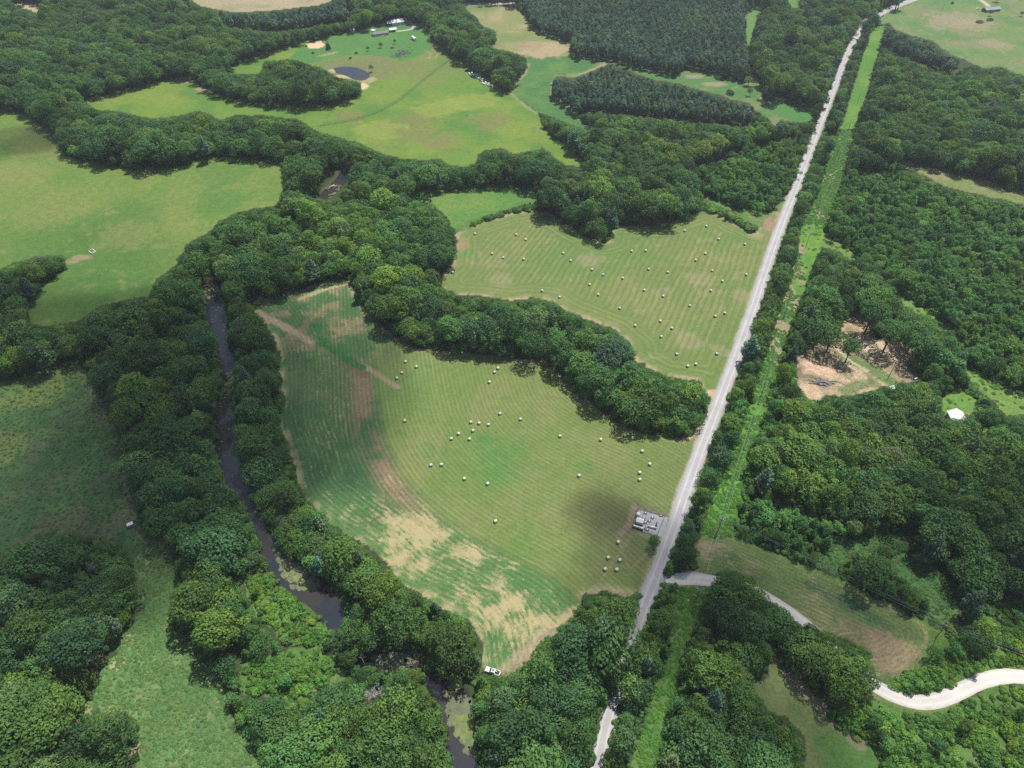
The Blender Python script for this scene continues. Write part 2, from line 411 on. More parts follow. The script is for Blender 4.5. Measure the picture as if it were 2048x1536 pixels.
# ------------------------------------------------------------------ mesh helpers
class MB:
    def __init__(self):
        self.v, self.f, self.m = [], [], []

    def add(self, verts, faces, mi=0):
        o = len(self.v)
        self.v += [tuple(p) for p in verts]
        self.f += [tuple(i + o for i in f) for f in faces]
        self.m += [mi] * len(faces)
        return self

    def box(self, c, s, rz=0.0, mi=0, taper=1.0, off=(0, 0)):
        x, y, z = s[0] / 2, s[1] / 2, s[2] / 2
        pts = []
        for zz, k in ((-z, 1.0), (z, taper)):
            for sx, sy in ((-1, -1), (1, -1), (1, 1), (-1, 1)):
                ox, oy = (off if zz > 0 else (0, 0))
                px, py = sx * x * k + ox, sy * y * k + oy
                pts.append((c[0] + px * math.cos(rz) - py * math.sin(rz), c[1] + px * math.sin(rz) + py * math.cos(rz), c[2] + zz))
        return self.add(pts, [(3, 2, 1, 0), (4, 5, 6, 7), (0, 1, 5, 4), (1, 2, 6, 5), (2, 3, 7, 6), (3, 0, 4, 7)], mi)

    def tube(self, a, b, r0, r1=None, n=8, mi=0, caps=True):
        a, b = Vector(a), Vector(b)
        r1 = r0 if r1 is None else r1
        d = (b - a).normalized()
        t = d.orthogonal().normalized()
        u = d.cross(t)
        pts = []
        for c, r in ((a, r0), (b, r1)):
            for k in range(n):
                q = 2 * math.pi * k / n
                pts.append(c + (t * math.cos(q) + u * math.sin(q)) * r)
        fs = [(k, (k + 1) % n, n + (k + 1) % n, n + k) for k in range(n)]
        if caps:
            fs += [tuple(reversed(range(n))), tuple(range(n, 2 * n))]
        return self.add(pts, fs, mi)

    def lathe(self, prof, c=(0, 0, 0), axis='z', n=16, mi=0, rz=0.0):
        """prof: (r, h) pairs along the axis"""
        pts, fs = [], []
        for r, h in prof:
            for k in range(n):
                q = 2 * math.pi * k / n
                p = (r * math.cos(q), r * math.sin(q), h)
                if axis == 'x':
                    p = (h, r * math.cos(q), r * math.sin(q))
                x = p[0] * math.cos(rz) - p[1] * math.sin(rz)
                y = p[0] * math.sin(rz) + p[1] * math.cos(rz)
                pts.append((c[0] + x, c[1] + y, c[2] + p[2]))
        for j in range(len(prof) - 1):
            for k in range(n):
                fs.append((j * n + k, j * n + (k + 1) % n, (j + 1) * n + (k + 1) % n, (j + 1) * n + k))
        fs.append(tuple(reversed(range(n))))
        fs.append(tuple(range((len(prof) - 1) * n, len(prof) * n)))
        return self.add(pts, fs, mi)

    def build(self, name, mats, parent=None, smooth=False):
        me = bpy.data.meshes.new(name)
        me.from_pydata(self.v, [], self.f)
        if not isinstance(mats, (list, tuple)):
            mats = [mats]
        for m in mats:
            me.materials.append(m)
        if len(mats) > 1:
            me.polygons.foreach_set('material_index', self.m)
        if smooth:
            me.polygons.foreach_set('use_smooth', [True] * len(me.polygons))
        me.update()
        o = bpy.data.objects.new(name, me)
        COL.objects.link(o)
        if parent is not None:
            o.parent = parent
        return o


def tag(o, label=None, cat=None, group=None, kind=None):
    for k, v in (('label', label), ('category', cat), ('group', group), ('kind', kind)):
        if v:
            o[k] = v
    return o


def empty(name, loc, label, cat, group=None, rz=0.0):
    o = bpy.data.objects.new(name, None)
    o.empty_display_size = 0.5
    o.location = loc
    o.rotation_euler = (0, 0, rz)
    COL.objects.link(o)
    return tag(o, label, cat, group)


def np_mesh(name, V, F, mats, attrs=None):
    """V (n,3), F (m,k) equal-sided faces"""
    me = bpy.data.meshes.new(name)
    V = np.asarray(V, np.float32)
    F = np.asarray(F, np.int32)
    k = F.shape[1]
    me.vertices.add(len(V))
    me.vertices.foreach_set('co', V.ravel())
    me.loops.add(F.size)
    me.loops.foreach_set('vertex_index', F.ravel())
    me.polygons.add(len(F))
    me.polygons.foreach_set('loop_start', np.arange(0, F.size, k, dtype=np.int32))
    me.polygons.foreach_set('loop_total', np.full(len(F), k, np.int32))
    for m in mats:
        me.materials.append(m)
    for an, (ty, arr) in (attrs or {}).items():
        at = me.attributes.new(an, ty, 'POINT')
        at.data.foreach_set('color' if ty == 'FLOAT_COLOR' else ('vector' if ty == 'FLOAT_VECTOR' else 'value'), np.asarray(arr, np.float32).ravel())
    me.update(calc_edges=True)
    return me


# ------------------------------------------------------------------ ground sheet
def smax(y):
    return 0.527 * y + 165.0


rows = [60.0]
while rows[-1] < 1420:
    d = rows[-1] * CP + CAMH * SP
    rows.append(rows[-1] + 0.62 * (d / 250.0) ** 1.55)
rows = np.array([-5000, -2500, -900, -300, -60, 10, 40] + rows + [1500, 1700, 2200, 3500, 5000.0])
NU = 700
us = np.concatenate([[-14, -6, -3, -1.8, -1.25], np.linspace(-1, 1, NU), [1.25, 1.8, 3, 6, 14]])
GX = np.clip(us[None, :] * np.maximum(smax(rows), 165)[:, None], -5000, 5000)
GY = np.repeat(rows[:, None], len(us), 1)
nr, nc = GX.shape
X, Y = GX.ravel(), GY.ravel()

n8 = fbm(X, Y, 8, 1)
n25 = fbm(X, Y, 25, 2)
n60 = fbm(X, Y, 60, 3)
n140 = fbm(X, Y, 140, 4, 3)
n3 = vnoise(X / 2.2, Y / 2.2, 9)
wx = X + (fbm(X, Y, 7, 21, 3) - 0.5) * 6.0
wy = Y + (fbm(X, Y, 7, 31, 3) - 0.5) * 6.0
COLV = np.zeros((len(X), 3))
ROW = np.zeros(len(X))
RAMP = np.zeros(len(X))       # strength of mowing / planting rows
TUFT = np.full(len(X), 0.5)   # coarseness of the sward
ALONG = np.zeros(len(X))      # metres along the rows
BARE = np.zeros(len(X))       # how much dry stubble shows through


def mix(a, b, t):
    return a * (1 - t[:, None]) + np.array(b)[None, :] * t[:, None]


def paint(mask, base, cols=(), tuft=None):
    """base colour with patches; cols: (colour, field, lo, hi)"""
    if mask.dtype == bool:
        mask = mask.astype(float)
    sel = np.nonzero(mask > 0.001)[0]
    c = np.repeat(np.array(base)[None, :], len(sel), 0)
    for cc, fld, lo, hi in cols:
        h_ = (hi - lo) * 1.15
        c = mix(c, cc, 0.85 * sstep((lo + hi) / 2 - h_, (lo + hi) / 2 + h_, fld[sel]))
    k = mask[sel][:, None]
    COLV[sel] = COLV[sel] * (1 - k) + c * k
    if tuft is not None:
        TUFT[sel] = TUFT[sel] * (1 - mask[sel]) + tuft * mask[sel]


# forest floor and rough grass under and beside the trees
paint(np.ones(len(X)), (0.045, 0.060, 0.026), [((0.075, 0.085, 0.040), n25, 0.45, 0.65), ((0.035, 0.05, 0.02), n8, 0.55, 0.75)], 0.9)
# beyond the frame: the same country of pasture and wood
out = (np.abs(X) > smax(Y)) | (Y < 58) | (Y > 1400)
paint(out & (n140 > 0.52), (0.12, 0.17, 0.055))


def M(key, ragged=True):
    return inside(OPENW[key], wx if ragged else X, wy if ragged else Y)


GY1, GY2, STRAW, BRN = (0.150, 0.210, 0.052), (0.105, 0.185, 0.042), (0.27, 0.25, 0.125), (0.155, 0.135, 0.075)
paint(M('pasture'), (0.128, 0.195, 0.044), [((0.175, 0.205, 0.060), n60, 0.50, 0.64), (GY2, n25, 0.52, 0.66), ((0.066, 0.145, 0.034), n140, 0.58, 0.72), ((0.175, 0.195, 0.072), n8, 0.66, 0.78)], 0.65)
paint(M('meadow'), (0.112, 0.200, 0.036), [((0.165, 0.220, 0.042), n60, 0.50, 0.64), ((0.085, 0.175, 0.038), n25, 0.52, 0.66), ((0.17, 0.17, 0.07), n140, 0.60, 0.72)], 0.4)
paint(M('greenfield'), (0.062, 0.150, 0.048), [((0.10, 0.19, 0.05), n25, 0.52, 0.66), ((0.15, 0.19, 0.07), n60, 0.60, 0.70)], 0.4)
paint(M('tanfield'), (0.20, 0.215, 0.085), [((0.30, 0.255, 0.135), n25, 0.54, 0.68), ((0.13, 0.19, 0.06), n60, 0.52, 0.66)], 0.4)
paint(M('strip'), (0.075, 0.165, 0.050), [((0.17, 0.19, 0.08), n25, 0.52, 0.64), ((0.30, 0.26, 0.15), n8, 0.66, 0.76)], 0.5)
paint(M('stripb') | M('smalla'), (0.11, 0.20, 0.06))
paint(M('farpasture'), (0.125, 0.195, 0.062), [((0.175, 0.190, 0.085), n60, 0.5, 0.62), ((0.085, 0.18, 0.055), n25, 0.54, 0.66), ((0.23, 0.205, 0.12), n8, 0.66, 0.78)], 0.4)
paint(M('corridor') | M('branch'), (0.082, 0.195, 0.036), [((0.130, 0.235, 0.042), n25, 0.5, 0.64)], 0.6)
for k in ('lanea', 'laneb', 'lanec', 'laned'):
    paint(M(k), (0.12, 0.22, 0.045), [((0.17, 0.22, 0.07), n8, 0.52, 0.66)], 1.0)
paint(M('eaststrip'), (0.150, 0.195, 0.065), [((0.21, 0.205, 0.10), n25, 0.52, 0.66)], 0.9)
paint(M('midgreen'), (0.090, 0.195, 0.044), [((0.135, 0.215, 0.050), n25, 0.48, 0.62)], 0.9)
paint(M('rough'), (0.095, 0.185, 0.045), [((0.15, 0.19, 0.07), n8, 0.5, 0.66)], 0.9)
paint(M('verge'), (0.13, 0.185, 0.06), [((0.22, 0.20, 0.115), n8, 0.55, 0.68)], 0.8)
paint(M('darkmeadow'), (0.060, 0.125, 0.045), [((0.105, 0.120, 0.065), n25, 0.52, 0.66), ((0.08, 0.165, 0.05), n8, 0.6, 0.7)], 1.0)
paint(M('tallgrass'), (0.110, 0.205, 0.066), [((0.165, 0.215, 0.085), n8, 0.48, 0.68), ((0.072, 0.145, 0.05), n25, 0.54, 0.68), ((0.25, 0.235, 0.12), n3 * 0.5 + n8 * 0.5, 0.68, 0.8)], 1.0)
paint(M('lowcorridor'), (0.085, 0.165, 0.045), [((0.17, 0.20, 0.085), n25, 0.52, 0.66)], 1.0)
paint(M('pad'), (0.13, 0.16, 0.07), [((0.34, 0.27, 0.17), n8, 0.5, 0.62)], 0.8)
paint(M('tripasture'), (0.082, 0.170, 0.042), [((0.16, 0.185, 0.075), n25, 0.54, 0.66), ((0.11, 0.205, 0.05), n60, 0.5, 0.64)], 0.6)
paint(M('drive'), (0.135, 0.18, 0.06), [((0.24, 0.21, 0.12), n8, 0.55, 0.68)], 0.9)
paint(M('brushgrass') | M('grasslane'), (0.055, 0.130, 0.038), [((0.10, 0.165, 0.05), n25, 0.54, 0.66)], 1.0)
for k, pl in TYPES:
    if k == 'brush':
        paint(inside(poly_w(pl), wx, wy), (0.085, 0.165, 0.042), [((0.16, 0.19, 0.08), n8, 0.6, 0.72)], 1.0)
paint(M('leftcorner'), (0.36, 0.32, 0.19))
paint(M('toptan'), (0.33, 0.27, 0.17), [((0.22, 0.23, 0.11), n25, 0.5, 0.65)])

# upper hay field: straight windrows running with the road, cross-hatched at the headlands
hay = M('hay')
ra = ROAD[13] - ROAD[9]
ra = ra / np.linalg.norm(ra)
along, across = X * ra[0] + Y * ra[1], X * ra[1] - Y * ra[0]
paint(hay, (0.140, 0.188, 0.058), [((0.180, 0.205, 0.075), n25, 0.5, 0.66), ((0.118, 0.185, 0.054), n60, 0.56, 0.68), ((0.225, 0.21, 0.11), n8, 0.68, 0.8)], 0.35)
ROW[hay] = (across + 1.2 * (n60 - 0.5) * 5)[hay] / 4.1
RAMP[hay] = 1.0 * (0.40 + 1.1 * n25[hay])
ALONG[hay] = along[hay]
hedge_d = dist_line(np.vstack([OPENW['hay'], OPENW['hay'][:1]]), X, Y)
edge = hay & (hedge_d < 4.2)
paint(edge * sstep(4.4, 1.0, hedge_d) * sstep(0.35, 0.6, n8), (0.30, 0.265, 0.15))
head = hay & (hedge_d < 17) & (hedge_d > 3)
ROW[head] = hedge_d[head] / 4.1
RAMP[head] *= 0.8

# lower field: mown half, and a curved strip of thin crop with bare tan patches
crop = M('crop')
CURVE = smooth_line(poly_w([(720, 540), (728, 640), (738, 720), (745, 800), (757, 870), (785, 930), (825, 985), (880, 1035), (950, 1085), (1020, 1125), (1090, 1165), (1160, 1230), (1260, 1330)]), 5)
cd = dist_line(CURVE, X, Y, signed=True)
cd = -cd  # positive towards the mown side
EDGEL = smooth_line(poly_w([(503, 600), (545, 660), (562, 700), (565, 780), (562, 850), (585, 920), (605, 990), (660, 1042), (740, 1105), (800, 1165), (880, 1208), (950, 1255), (970, 1345)]), 4)
el = dist_line(EDGEL, X, Y)
mown = sstep(-2.0, 7.0, cd + (n25 - 0.5) * 10)
ppx, ppy, _ = proj(X, Y, 0)
paint(crop, (0.045, 0.118, 0.046), [((0.070, 0.155, 0.050), n25, 0.5, 0.64), ((0.105, 0.150, 0.058), n60, 0.55, 0.68)], 0.6)
low = sstep(940, 1080, ppy)
patch = sstep(0.50, 0.60, n25 * 0.6 + n8 * 0.4 + 0.05 * low)
paint(crop * (1 - mown) * low * 0.75, (0.088, 0.180, 0.055))
pf = sstep(0.38, 0.66, n25 * 0.62 + n8 * 0.38)
mid_ = np.exp(-((cd + 18 - 10 * (n60 - 0.5)) / 14.0) ** 2)
BARE = np.maximum(BARE, crop * (1 - mown) * (0.10 + 0.20 * pf + low * (0.36 * pf + 0.24 * mid_)))
brown = np.exp(-((cd + 5) / 6.5) ** 2) * sstep(690, 780, ppy) * sstep(1090, 960, ppy)
paint(crop * brown * 0.85 * sstep(0.3, 0.55, n25 + 0.1), (0.245, 0.170, 0.105))
MOWN = crop * mown
sel = MOWN > 0.001
paint(MOWN, (0.132, 0.188, 0.054), [((0.178, 0.202, 0.074), n25, 0.5, 0.66), ((0.088, 0.190, 0.048), n60, 0.58, 0.70), ((0.125, 0.140, 0.060), n140, 0.56, 0.68)], 0.4)
up = sstep(760, 660, ppy) * sstep(860, 780, ppx)
paint(crop * up * 0.9, (0.062, 0.130, 0.045), [((0.20, 0.165, 0.095), n8, 0.55, 0.66)], 0.7)
ROW[crop] = cd[crop] / 2.35
RAMP[crop] = (0.48 + 0.80 * n25 + 0.25 * (1 - mown))[crop]
ALONG[crop] = along_line(CURVE, X[crop], Y[crop])
lf = crop & (el < 26)
ROW[lf] = el[lf] / 2.35
RAMP[lf] = 0.7
edge2 = dist_line(np.vstack([OPENW['crop'], OPENW['crop'][:1]]), X, Y)
paint(crop * sstep(4.5, 0.8, edge2) * sstep(0.38, 0.6, n8) * 0.9, (0.30, 0.27, 0.15))


def blob(px, py, r, color, k=1.0, ry=None, rag=0.5, ang=0.0, z=None):
    c = P(px, py)
    ry = ry or r
    dx, dy = X - c.x, Y - c.y
    ca, sa = math.cos(ang), math.sin(ang)
    u, v = dx * ca + dy * sa, -dx * sa + dy * ca
    d = np.sqrt((u / r) ** 2 + (v / ry) ** 2) + (n8 - 0.5) * rag * 1.6
    paint(k * sstep(1.1, 0.72, d), color)


def stroke(pts, w, color, k=1.0, rag=0.5, inn=0.5):
    d = dist_line(poly_w(pts), X, Y) / w + (n8 - 0.5) * rag * 1.6
    paint(k * sstep(1.0, inn, d), color)


# wet green swale and bare tan gullies across the upper end of the lower field
stroke([(515, 625), (545, 640), (585, 662), (622, 685)], 3.2, (0.30, 0.235, 0.165), 0.9)
stroke([(722, 730), (750, 745), (795, 775)], 2.6, (0.29, 0.235, 0.15), 0.85)
stroke([(660, 690), (690, 720), (730, 750)], 3.6, (0.16, 0.10, 0.06), 0.55)
stroke([(635, 655), (640, 685), (668, 703), (700, 722), (725, 735)], 3.4, (0.030, 0.125, 0.032), 1.0, 0.4)
stroke([(636, 672), (652, 690), (685, 710)], 4.2, (0.030, 0.125, 0.032), 0.95, 0.4)
stroke([(600, 598), (640, 582), (690, 568)], 2.4, (0.34, 0.30, 0.16), 0.85)
stroke([(1268, 1012), (1258, 1050), (1240, 1068)], 2.0, (0.26, 0.20, 0.15), 0.8)
stroke([(1268, 1014), (1333, 1030)], 1.3, (0.27, 0.21, 0.15), 0.8)
stroke([(1262, 1060), (1318, 1080)], 1.3, (0.20, 0.18, 0.11), 0.7)
stroke([(1235, 1075), (1260, 1140), (1300, 1100)], 1.0, (0.24, 0.22, 0.12), 0.5)
stroke([(1195, 1170), (1230, 1120), (1262, 1070)], 1.1, (0.24, 0.22, 0.12), 0.4)
stroke([(1080, 1275), (1120, 1250), (1160, 1225), (1040, 1320)], 4.0, (0.30, 0.25, 0.16), 0.6)
stroke([(1020, 1340), (1060, 1305), (1100, 1270)], 5.0, (0.30, 0.25, 0.16), 0.6)
for b in [(970, 880, 9), (1040, 890, 8), (845, 900, 7), (900, 870, 6), (1170, 930, 7), (800, 870, 5), (1010, 905, 6)]:
    blob(b[0], b[1], b[2] * 0.8, (0.075, 0.185, 0.046), 0.40, rag=1.2)
# headland and corner tints of the upper field
blob(925, 490, 5, (0.26, 0.20, 0.11), 0.7, 12)
blob(940, 510, 8, (0.10, 0.20, 0.055), 0.7)
blob(1490, 470, 9, (0.09, 0.185, 0.05), 0.6)
blob(1545, 450, 7.5, (0.27, 0.185, 0.12), 1.0, 11)
blob(1510, 470, 6, (0.30, 0.25, 0.15), 0.7)
blob(1230, 470, 4, (0.10, 0.19, 0.05), 0.6, 8)
for b in [(1000, 560, 10), (1480, 590, 7), (1400, 560, 9), (1180, 520, 10), (1380, 680, 8), (1440, 700, 6)]:
    blob(b[0], b[1], b[2], (0.27, 0.235, 0.135), 0.45, rag=0.9)
# pasture tints
for b in [(620, 470, 20), (450, 350, 26), (430, 400, 22)]:
    blob(b[0], b[1], b[2], (0.075, 0.165, 0.040), 0.6, rag=0.9)
for b in [(140, 300, 26), (100, 420, 30), (250, 470, 22), (30, 350, 25)]:
    blob(b[0], b[1], b[2], (0.180, 0.200, 0.065), 0.5, rag=0.9)
blob(165, 515, 8, (0.26, 0.22, 0.13), 0.8, 4)
blob(145, 523, 6, (0.22, 0.19, 0.12), 0.8, 4)
for b in [(820, 250, 28), (980, 240, 22), (700, 235, 16), (880, 280, 20)]:
    blob(b[0], b[1], b[2], (0.17, 0.165, 0.062), 0.7, rag=0.9)
for b in [(950, 205, 26), (880, 215, 24), (760, 260, 22)]:
    blob(b[0], b[1], b[2], (0.205, 0.245, 0.055), 0.7, rag=0.9)
for b in [(380, 160, 12), (405, 175, 9), (415, 180, 10)]:
    blob(b[0], b[1], b[2], (0.25, 0.225, 0.13), 0.8)
stroke([(640, 252), (720, 238), (760, 222), (800, 200), (835, 170), (870, 140), (900, 120)], 2.2, (0.062, 0.125, 0.035), 0.8)
stroke([(650, 246), (725, 232), (770, 214), (810, 190), (845, 162), (885, 132)], 3.0, (0.090, 0.165, 0.04), 0.6)
# lawn round the home, garden strip, worn rings, pond bank
lawn = inside(poly_w([(596, 95), (640, 80), (700, 66), (745, 52), (830, 45), (862, 72), (868, 95), (840, 112), (800, 122), (760, 112), (700, 110), (650, 122), (600, 130), (580, 118)]), wx, wy)
paint(lawn, (0.075, 0.178, 0.050), [((0.10, 0.20, 0.05), n25, 0.5, 0.66)], 0.3)
blob(810, 107, 17, (0.055, 0.20, 0.036), 0.9)
stroke([(850, 100), (862, 108), (858, 116), (848, 115)], 1.4, (0.26, 0.25, 0.13), 0.7, 0.2)
stroke([(867, 98), (875, 108), (870, 116), (858, 120)], 1.4, (0.24, 0.24, 0.13), 0.6, 0.2)
stroke([(640, 112), (672, 105)], 3.0, (0.30, 0.26, 0.12), 0.8)
sandm = inside(poly_w([(613, 88), (642, 82), (649, 90), (645, 95), (618, 98)]), X, Y)
paint(sandm, (0.62, 0.42, 0.27))
blob(708, 145, 46, (0.155, 0.155, 0.075), 0.75, 38)
blob(668, 141, 6, (0.40, 0.33, 0.20), 0.8, 6)
blob(688, 153, 11, (0.42, 0.34, 0.19), 0.9, 7)
blob(725, 172, 7, (0.55, 0.42, 0.26), 0.9, 12)
blob(738, 160, 8, (0.34, 0.29, 0.15), 0.8, 10)
blob(1085, 98, 30, (0.36, 0.27, 0.17), 0.75, rag=0.9)
blob(1060, 90, 18, (0.24, 0.19, 0.11), 0.5)
stroke([(1225, 120), (1190, 137), (1165, 147)], 2.4, (0.27, 0.24, 0.13), 0.9, 0.2)
stroke([(1103, 165), (1105, 188), (1135, 212), (1150, 225), (1185, 258)], 2.0, (0.26, 0.23, 0.13), 0.85, 0.3)
stroke([(1020, 185), (1050, 212), (1076, 228)], 1.8, (0.25, 0.23, 0.12), 0.8, 0.3)
stroke([(1058, 128), (1050, 150), (1030, 168), (1020, 185)], 2.2, (0.24, 0.23, 0.13), 0.8, 0.3)
for b in [(1390, 153, 10, 6), (1430, 168, 14, 6), (1600, 210, 8, 6)]:
    blob(b[0], b[1], b[2], (0.27, 0.24, 0.15), 0.7, b[3])
blob(1590, 220, 26, (0.062, 0.18, 0.05), 0.9)
for b in [(1900, 45, 30), (1945, 50, 26), (1925, 35, 30), (1990, 88, 18)]:
    blob(b[0], b[1], b[2], (0.26, 0.22, 0.14), 0.65, rag=1.0)
stroke([(1955, -4), (1970, 6), (1978, 13)], 3.5, (0.50, 0.42, 0.31), 0.9, 0.2)
# corridor soil patches
for b in [(1655, 365, 7, 10), (1660, 352, 7, 8), (1575, 580, 5, 18), (1590, 545, 6, 12), (1545, 690, 6, 18), (1560, 650, 6, 14), (1600, 500, 5, 10), (1585, 612, 6, 11), (1640, 430, 4, 9)]:
    blob(b[0], b[1], b[2], (0.30, 0.235, 0.155), 0.8, b[3], rag=0.8)
for b in [(1450, 985, 14, 20), (1480, 920, 8, 16), (1535, 770, 6, 16), (1510, 850, 7, 18)]:
    blob(b[0], b[1], b[2], (0.085, 0.235, 0.030), 0.6, b[3], rag=0.8)
# the cleared home site: bare pale soil and orange subsoil, wheel ruts, a grass strip between
cl = M('clearing')
paint(cl, (0.30, 0.235, 0.15), [((0.42, 0.33, 0.215), n25, 0.46, 0.6), ((0.20, 0.20, 0.09), n8, 0.60, 0.72), ((0.19, 0.14, 0.10), n3 * 0.5 + n8 * 0.5, 0.55, 0.68)], 1.5)
blob(1640, 742, 12, (0.50, 0.36, 0.24), 0.85, 9, rag=0.9)
blob(1625, 730, 8, (0.50, 0.35, 0.235), 0.9, 7)
blob(1620, 785, 7, (0.50, 0.36, 0.24), 0.8, 9)
blob(1755, 693, 12, (0.50, 0.41, 0.29), 0.9, 8)
blob(1790, 705, 13, (0.46, 0.34, 0.24), 0.85, 10)
blob(1710, 640, 9, (0.38, 0.29, 0.17), 0.9, 10)
stroke([(1690, 712), (1722, 728), (1750, 745), (1780, 762)], 5.5, (0.115, 0.185, 0.062), 0.95, 0.5)
stroke([(1690, 782), (1720, 770), (1745, 765)], 4.5, (0.125, 0.175, 0.070), 0.85, 0.5)
stroke([(1700, 660), (1712, 690), (1720, 710)], 3.5, (0.16, 0.15, 0.085), 0.8, 0.5)
stroke([(1668, 690), (1680, 704), (1700, 722), (1735, 742)], 1.2, (0.50, 0.41, 0.28), 0.9, 0.2)
stroke([(1635, 686), (1660, 702), (1690, 725), (1715, 742)], 1.0, (0.46, 0.38, 0.26), 0.8, 0.2)
# field with stubble rows
st = M('stubble')
SEDGE = smooth_line(poly_w([(1380, 1062), (1465, 1078), (1560, 1118), (1640, 1152), (1720, 1188), (1800, 1225), (1842, 1250), (1852, 1278), (1835, 1315), (1790, 1345), (1740, 1350)]), 5)
sd = dist_line(SEDGE, X, Y)
stc = st & (inside(np.vstack([poly_w([(1392, 1066), (1465, 1074), (1560, 1112), (1640, 1147), (1720, 1183), (1800, 1220), (1850, 1250), (1862, 1278), (1845, 1310), (1800, 1345), (1735, 1362)]), poly_w([(1736, 1330), (1690, 1275), (1590, 1228), (1512, 1160), (1395, 1142)])]), wx, wy))
paint(st, (0.095, 0.185, 0.040), [((0.15, 0.20, 0.06), n8, 0.55, 0.68)], 1.0)
paint(stc, (0.120, 0.178, 0.060), [((0.165, 0.195, 0.075), n25, 0.48, 0.62), ((0.080, 0.150, 0.052), n60, 0.54, 0.66)], 0.9)
BARE = np.maximum(BARE, stc * (0.06 + 0.30 * sstep(0.4, 0.62, n25)))
ROW[stc] = sd[stc] / 1.9
ALONG[stc] = along_line(SEDGE, X[stc], Y[stc])
RAMP[stc] = 0.75
blob(1790, 1310, 9, (0.32, 0.225, 0.145), 0.7, 12, rag=0.9)
blob(1735, 1275, 14, (0.25, 0.185, 0.12), 0.5, 6, rag=0.9, ang=-0.7)
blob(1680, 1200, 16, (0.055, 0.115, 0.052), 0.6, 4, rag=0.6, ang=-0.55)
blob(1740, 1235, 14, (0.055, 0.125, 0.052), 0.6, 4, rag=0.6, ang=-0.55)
blob(1425, 1105, 9, (0.30, 0.225, 0.15), 0.6, 6, rag=0.9)
blob(1450, 1120, 8, (0.060, 0.14, 0.04), 0.7, 6)
blob(1390, 1195, 4, (0.42, 0.34, 0.22), 0.9, 5)
blob(1555, 1315, 5, (0.17, 0.15, 0.09), 0.7, 4)
stroke([(1580, 1352), (1640, 1410), (1670, 1452), (1720, 1490)], 2.4, (0.23, 0.20, 0.125), 0.8)
stroke([(1760, 1352), (1800, 1348), (1840, 1338)], 2.0, (0.20, 0.20, 0.10), 0.6)
stroke([(268, 1010), (262, 985), (250, 955)], 2.6, (0.20, 0.17, 0.11), 0.7)
stroke([(285, 1065), (310, 1085), (330, 1080)], 3.4, (0.19, 0.165, 0.105), 0.7)
stroke([(165, 740), (180, 775), (205, 820)], 4.0, (0.15, 0.14, 0.08), 0.6)
for b in [(190, 1080, 10), (70, 1095, 10), (130, 1050, 14), (235, 1030, 10)]:
    blob(b[0], b[1], b[2], (0.145, 0.135, 0.080), 0.55, rag=1.0)
for b in [(40, 790, 16), (90, 785, 12), (-10, 900, 14), (110, 750, 14)]:
    blob(b[0], b[1], b[2], (0.15, 0.195, 0.055), 0.6, rag=1.0)  # sunlit gaps in the cloud shade, painted as lighter meadow colour
for b in [(170, 1420, 4), (215, 1430, 4), (235, 1330, 3), (255, 1275, 3), (285, 1190, 3), (430, 1360, 3), (445, 1375, 3), (275, 1500, 3), (310, 1110, 6)]:
    blob(b[0], b[1], b[2], (0.33, 0.29, 0.16), 0.8, rag=0.9)
# entrances off the road
blob(1393, 864, 6, (0.46, 0.33, 0.20), 1.0, 3, ang=0.3)
stroke([(1405, 857), (1385, 868), (1372, 876)], 2.4, (0.46, 0.34, 0.21), 0.95, 0.3)
blob(1428, 788, 4.5, (0.44, 0.32, 0.21), 1.0, 3.5)
blob(1543, 452, 6, (0.27, 0.19, 0.125), 0.6, 9)
stroke([(1300, 1050), (1345, 1062)], 1.0, (0.25, 0.2, 0.15), 0.4)
# roadside strips of worn grit
rdist = dist_line(ROAD, X, Y)
paint(sstep(4.8, 3.4, rdist + (n8 - 0.5) * 2.2) * 0.9, (0.34, 0.32, 0.28))
# river bed, banks
rd = river_d(X, Y) + (n8 - 0.5) * 3.0
paint(sstep(5.0, 1.0, rd) * 0.8, (0.060, 0.085, 0.032))
paint(sstep(0.9, -0.2, rd), (0.075, 0.062, 0.042))
Z = -1.7 * sstep(2.6, -1.4, rd)
pd = np.where(inside(POND, X, Y), -1, 1) * dist_line(np.vstack([POND, POND[:1]]), X, Y)
Z += -1.6 * sstep(5.0, -6.0, pd)
TUFT[(rd < 3) | (pd < 6)] = 0.3
Z = Z + (n3 - 0.5) * 0.10 * TUFT * (rd > 2)
for q in (ROAD, LANE):
    Z = np.where(dist_line(q, X, Y) < 6, np.minimum(Z, 0.0) * 0.3, Z)
far_ = (np.abs(X) > smax(np.maximum(Y, 0)) * 1.3) | (Y > 1450) | (Y < 30)
Z[far_] = 0

ii = np.arange(nr * nc).reshape(nr, nc)
F = np.stack([ii[:-1, :-1].ravel(), ii[:-1, 1:].ravel(), ii[1:, 1:].ravel(), ii[1:, :-1].ravel()], 1)
V = np.stack([X, Y, Z], 1)
gm, nt, b = nodes_of('ground_sward')
at = nt.nodes.new('ShaderNodeAttribute')
at.attribute_name = 'col'
geo = nt.nodes.new('ShaderNodeNewGeometry')


def N(kind, **kw):
    n = nt.nodes.new('ShaderNode' + kind)
    for k, v in kw.items():
        if k in n.inputs:
            n.inputs[k].default_value = v
        else:
            setattr(n, k, v)
    return n


def math_(op, a, b2=None, c=None):
    n = nt.nodes.new('ShaderNodeMath')
    n.operation = op
    for i, q in enumerate((a, b2, c)):
        if q is None:
            continue
        if isinstance(q, (int, float)):
            n.inputs[i].default_value = q
        else:
            nt.links.new(q, n.inputs[i])
    return n.outputs[0]


def noise(scale, detail=4, rough=0.6):
    n = N('TexNoise', Scale=scale, Detail=detail, Roughness=rough)
    nt.links.new(geo.outputs['Position'], n.inputs['Vector'])
    return n.outputs['Fac']


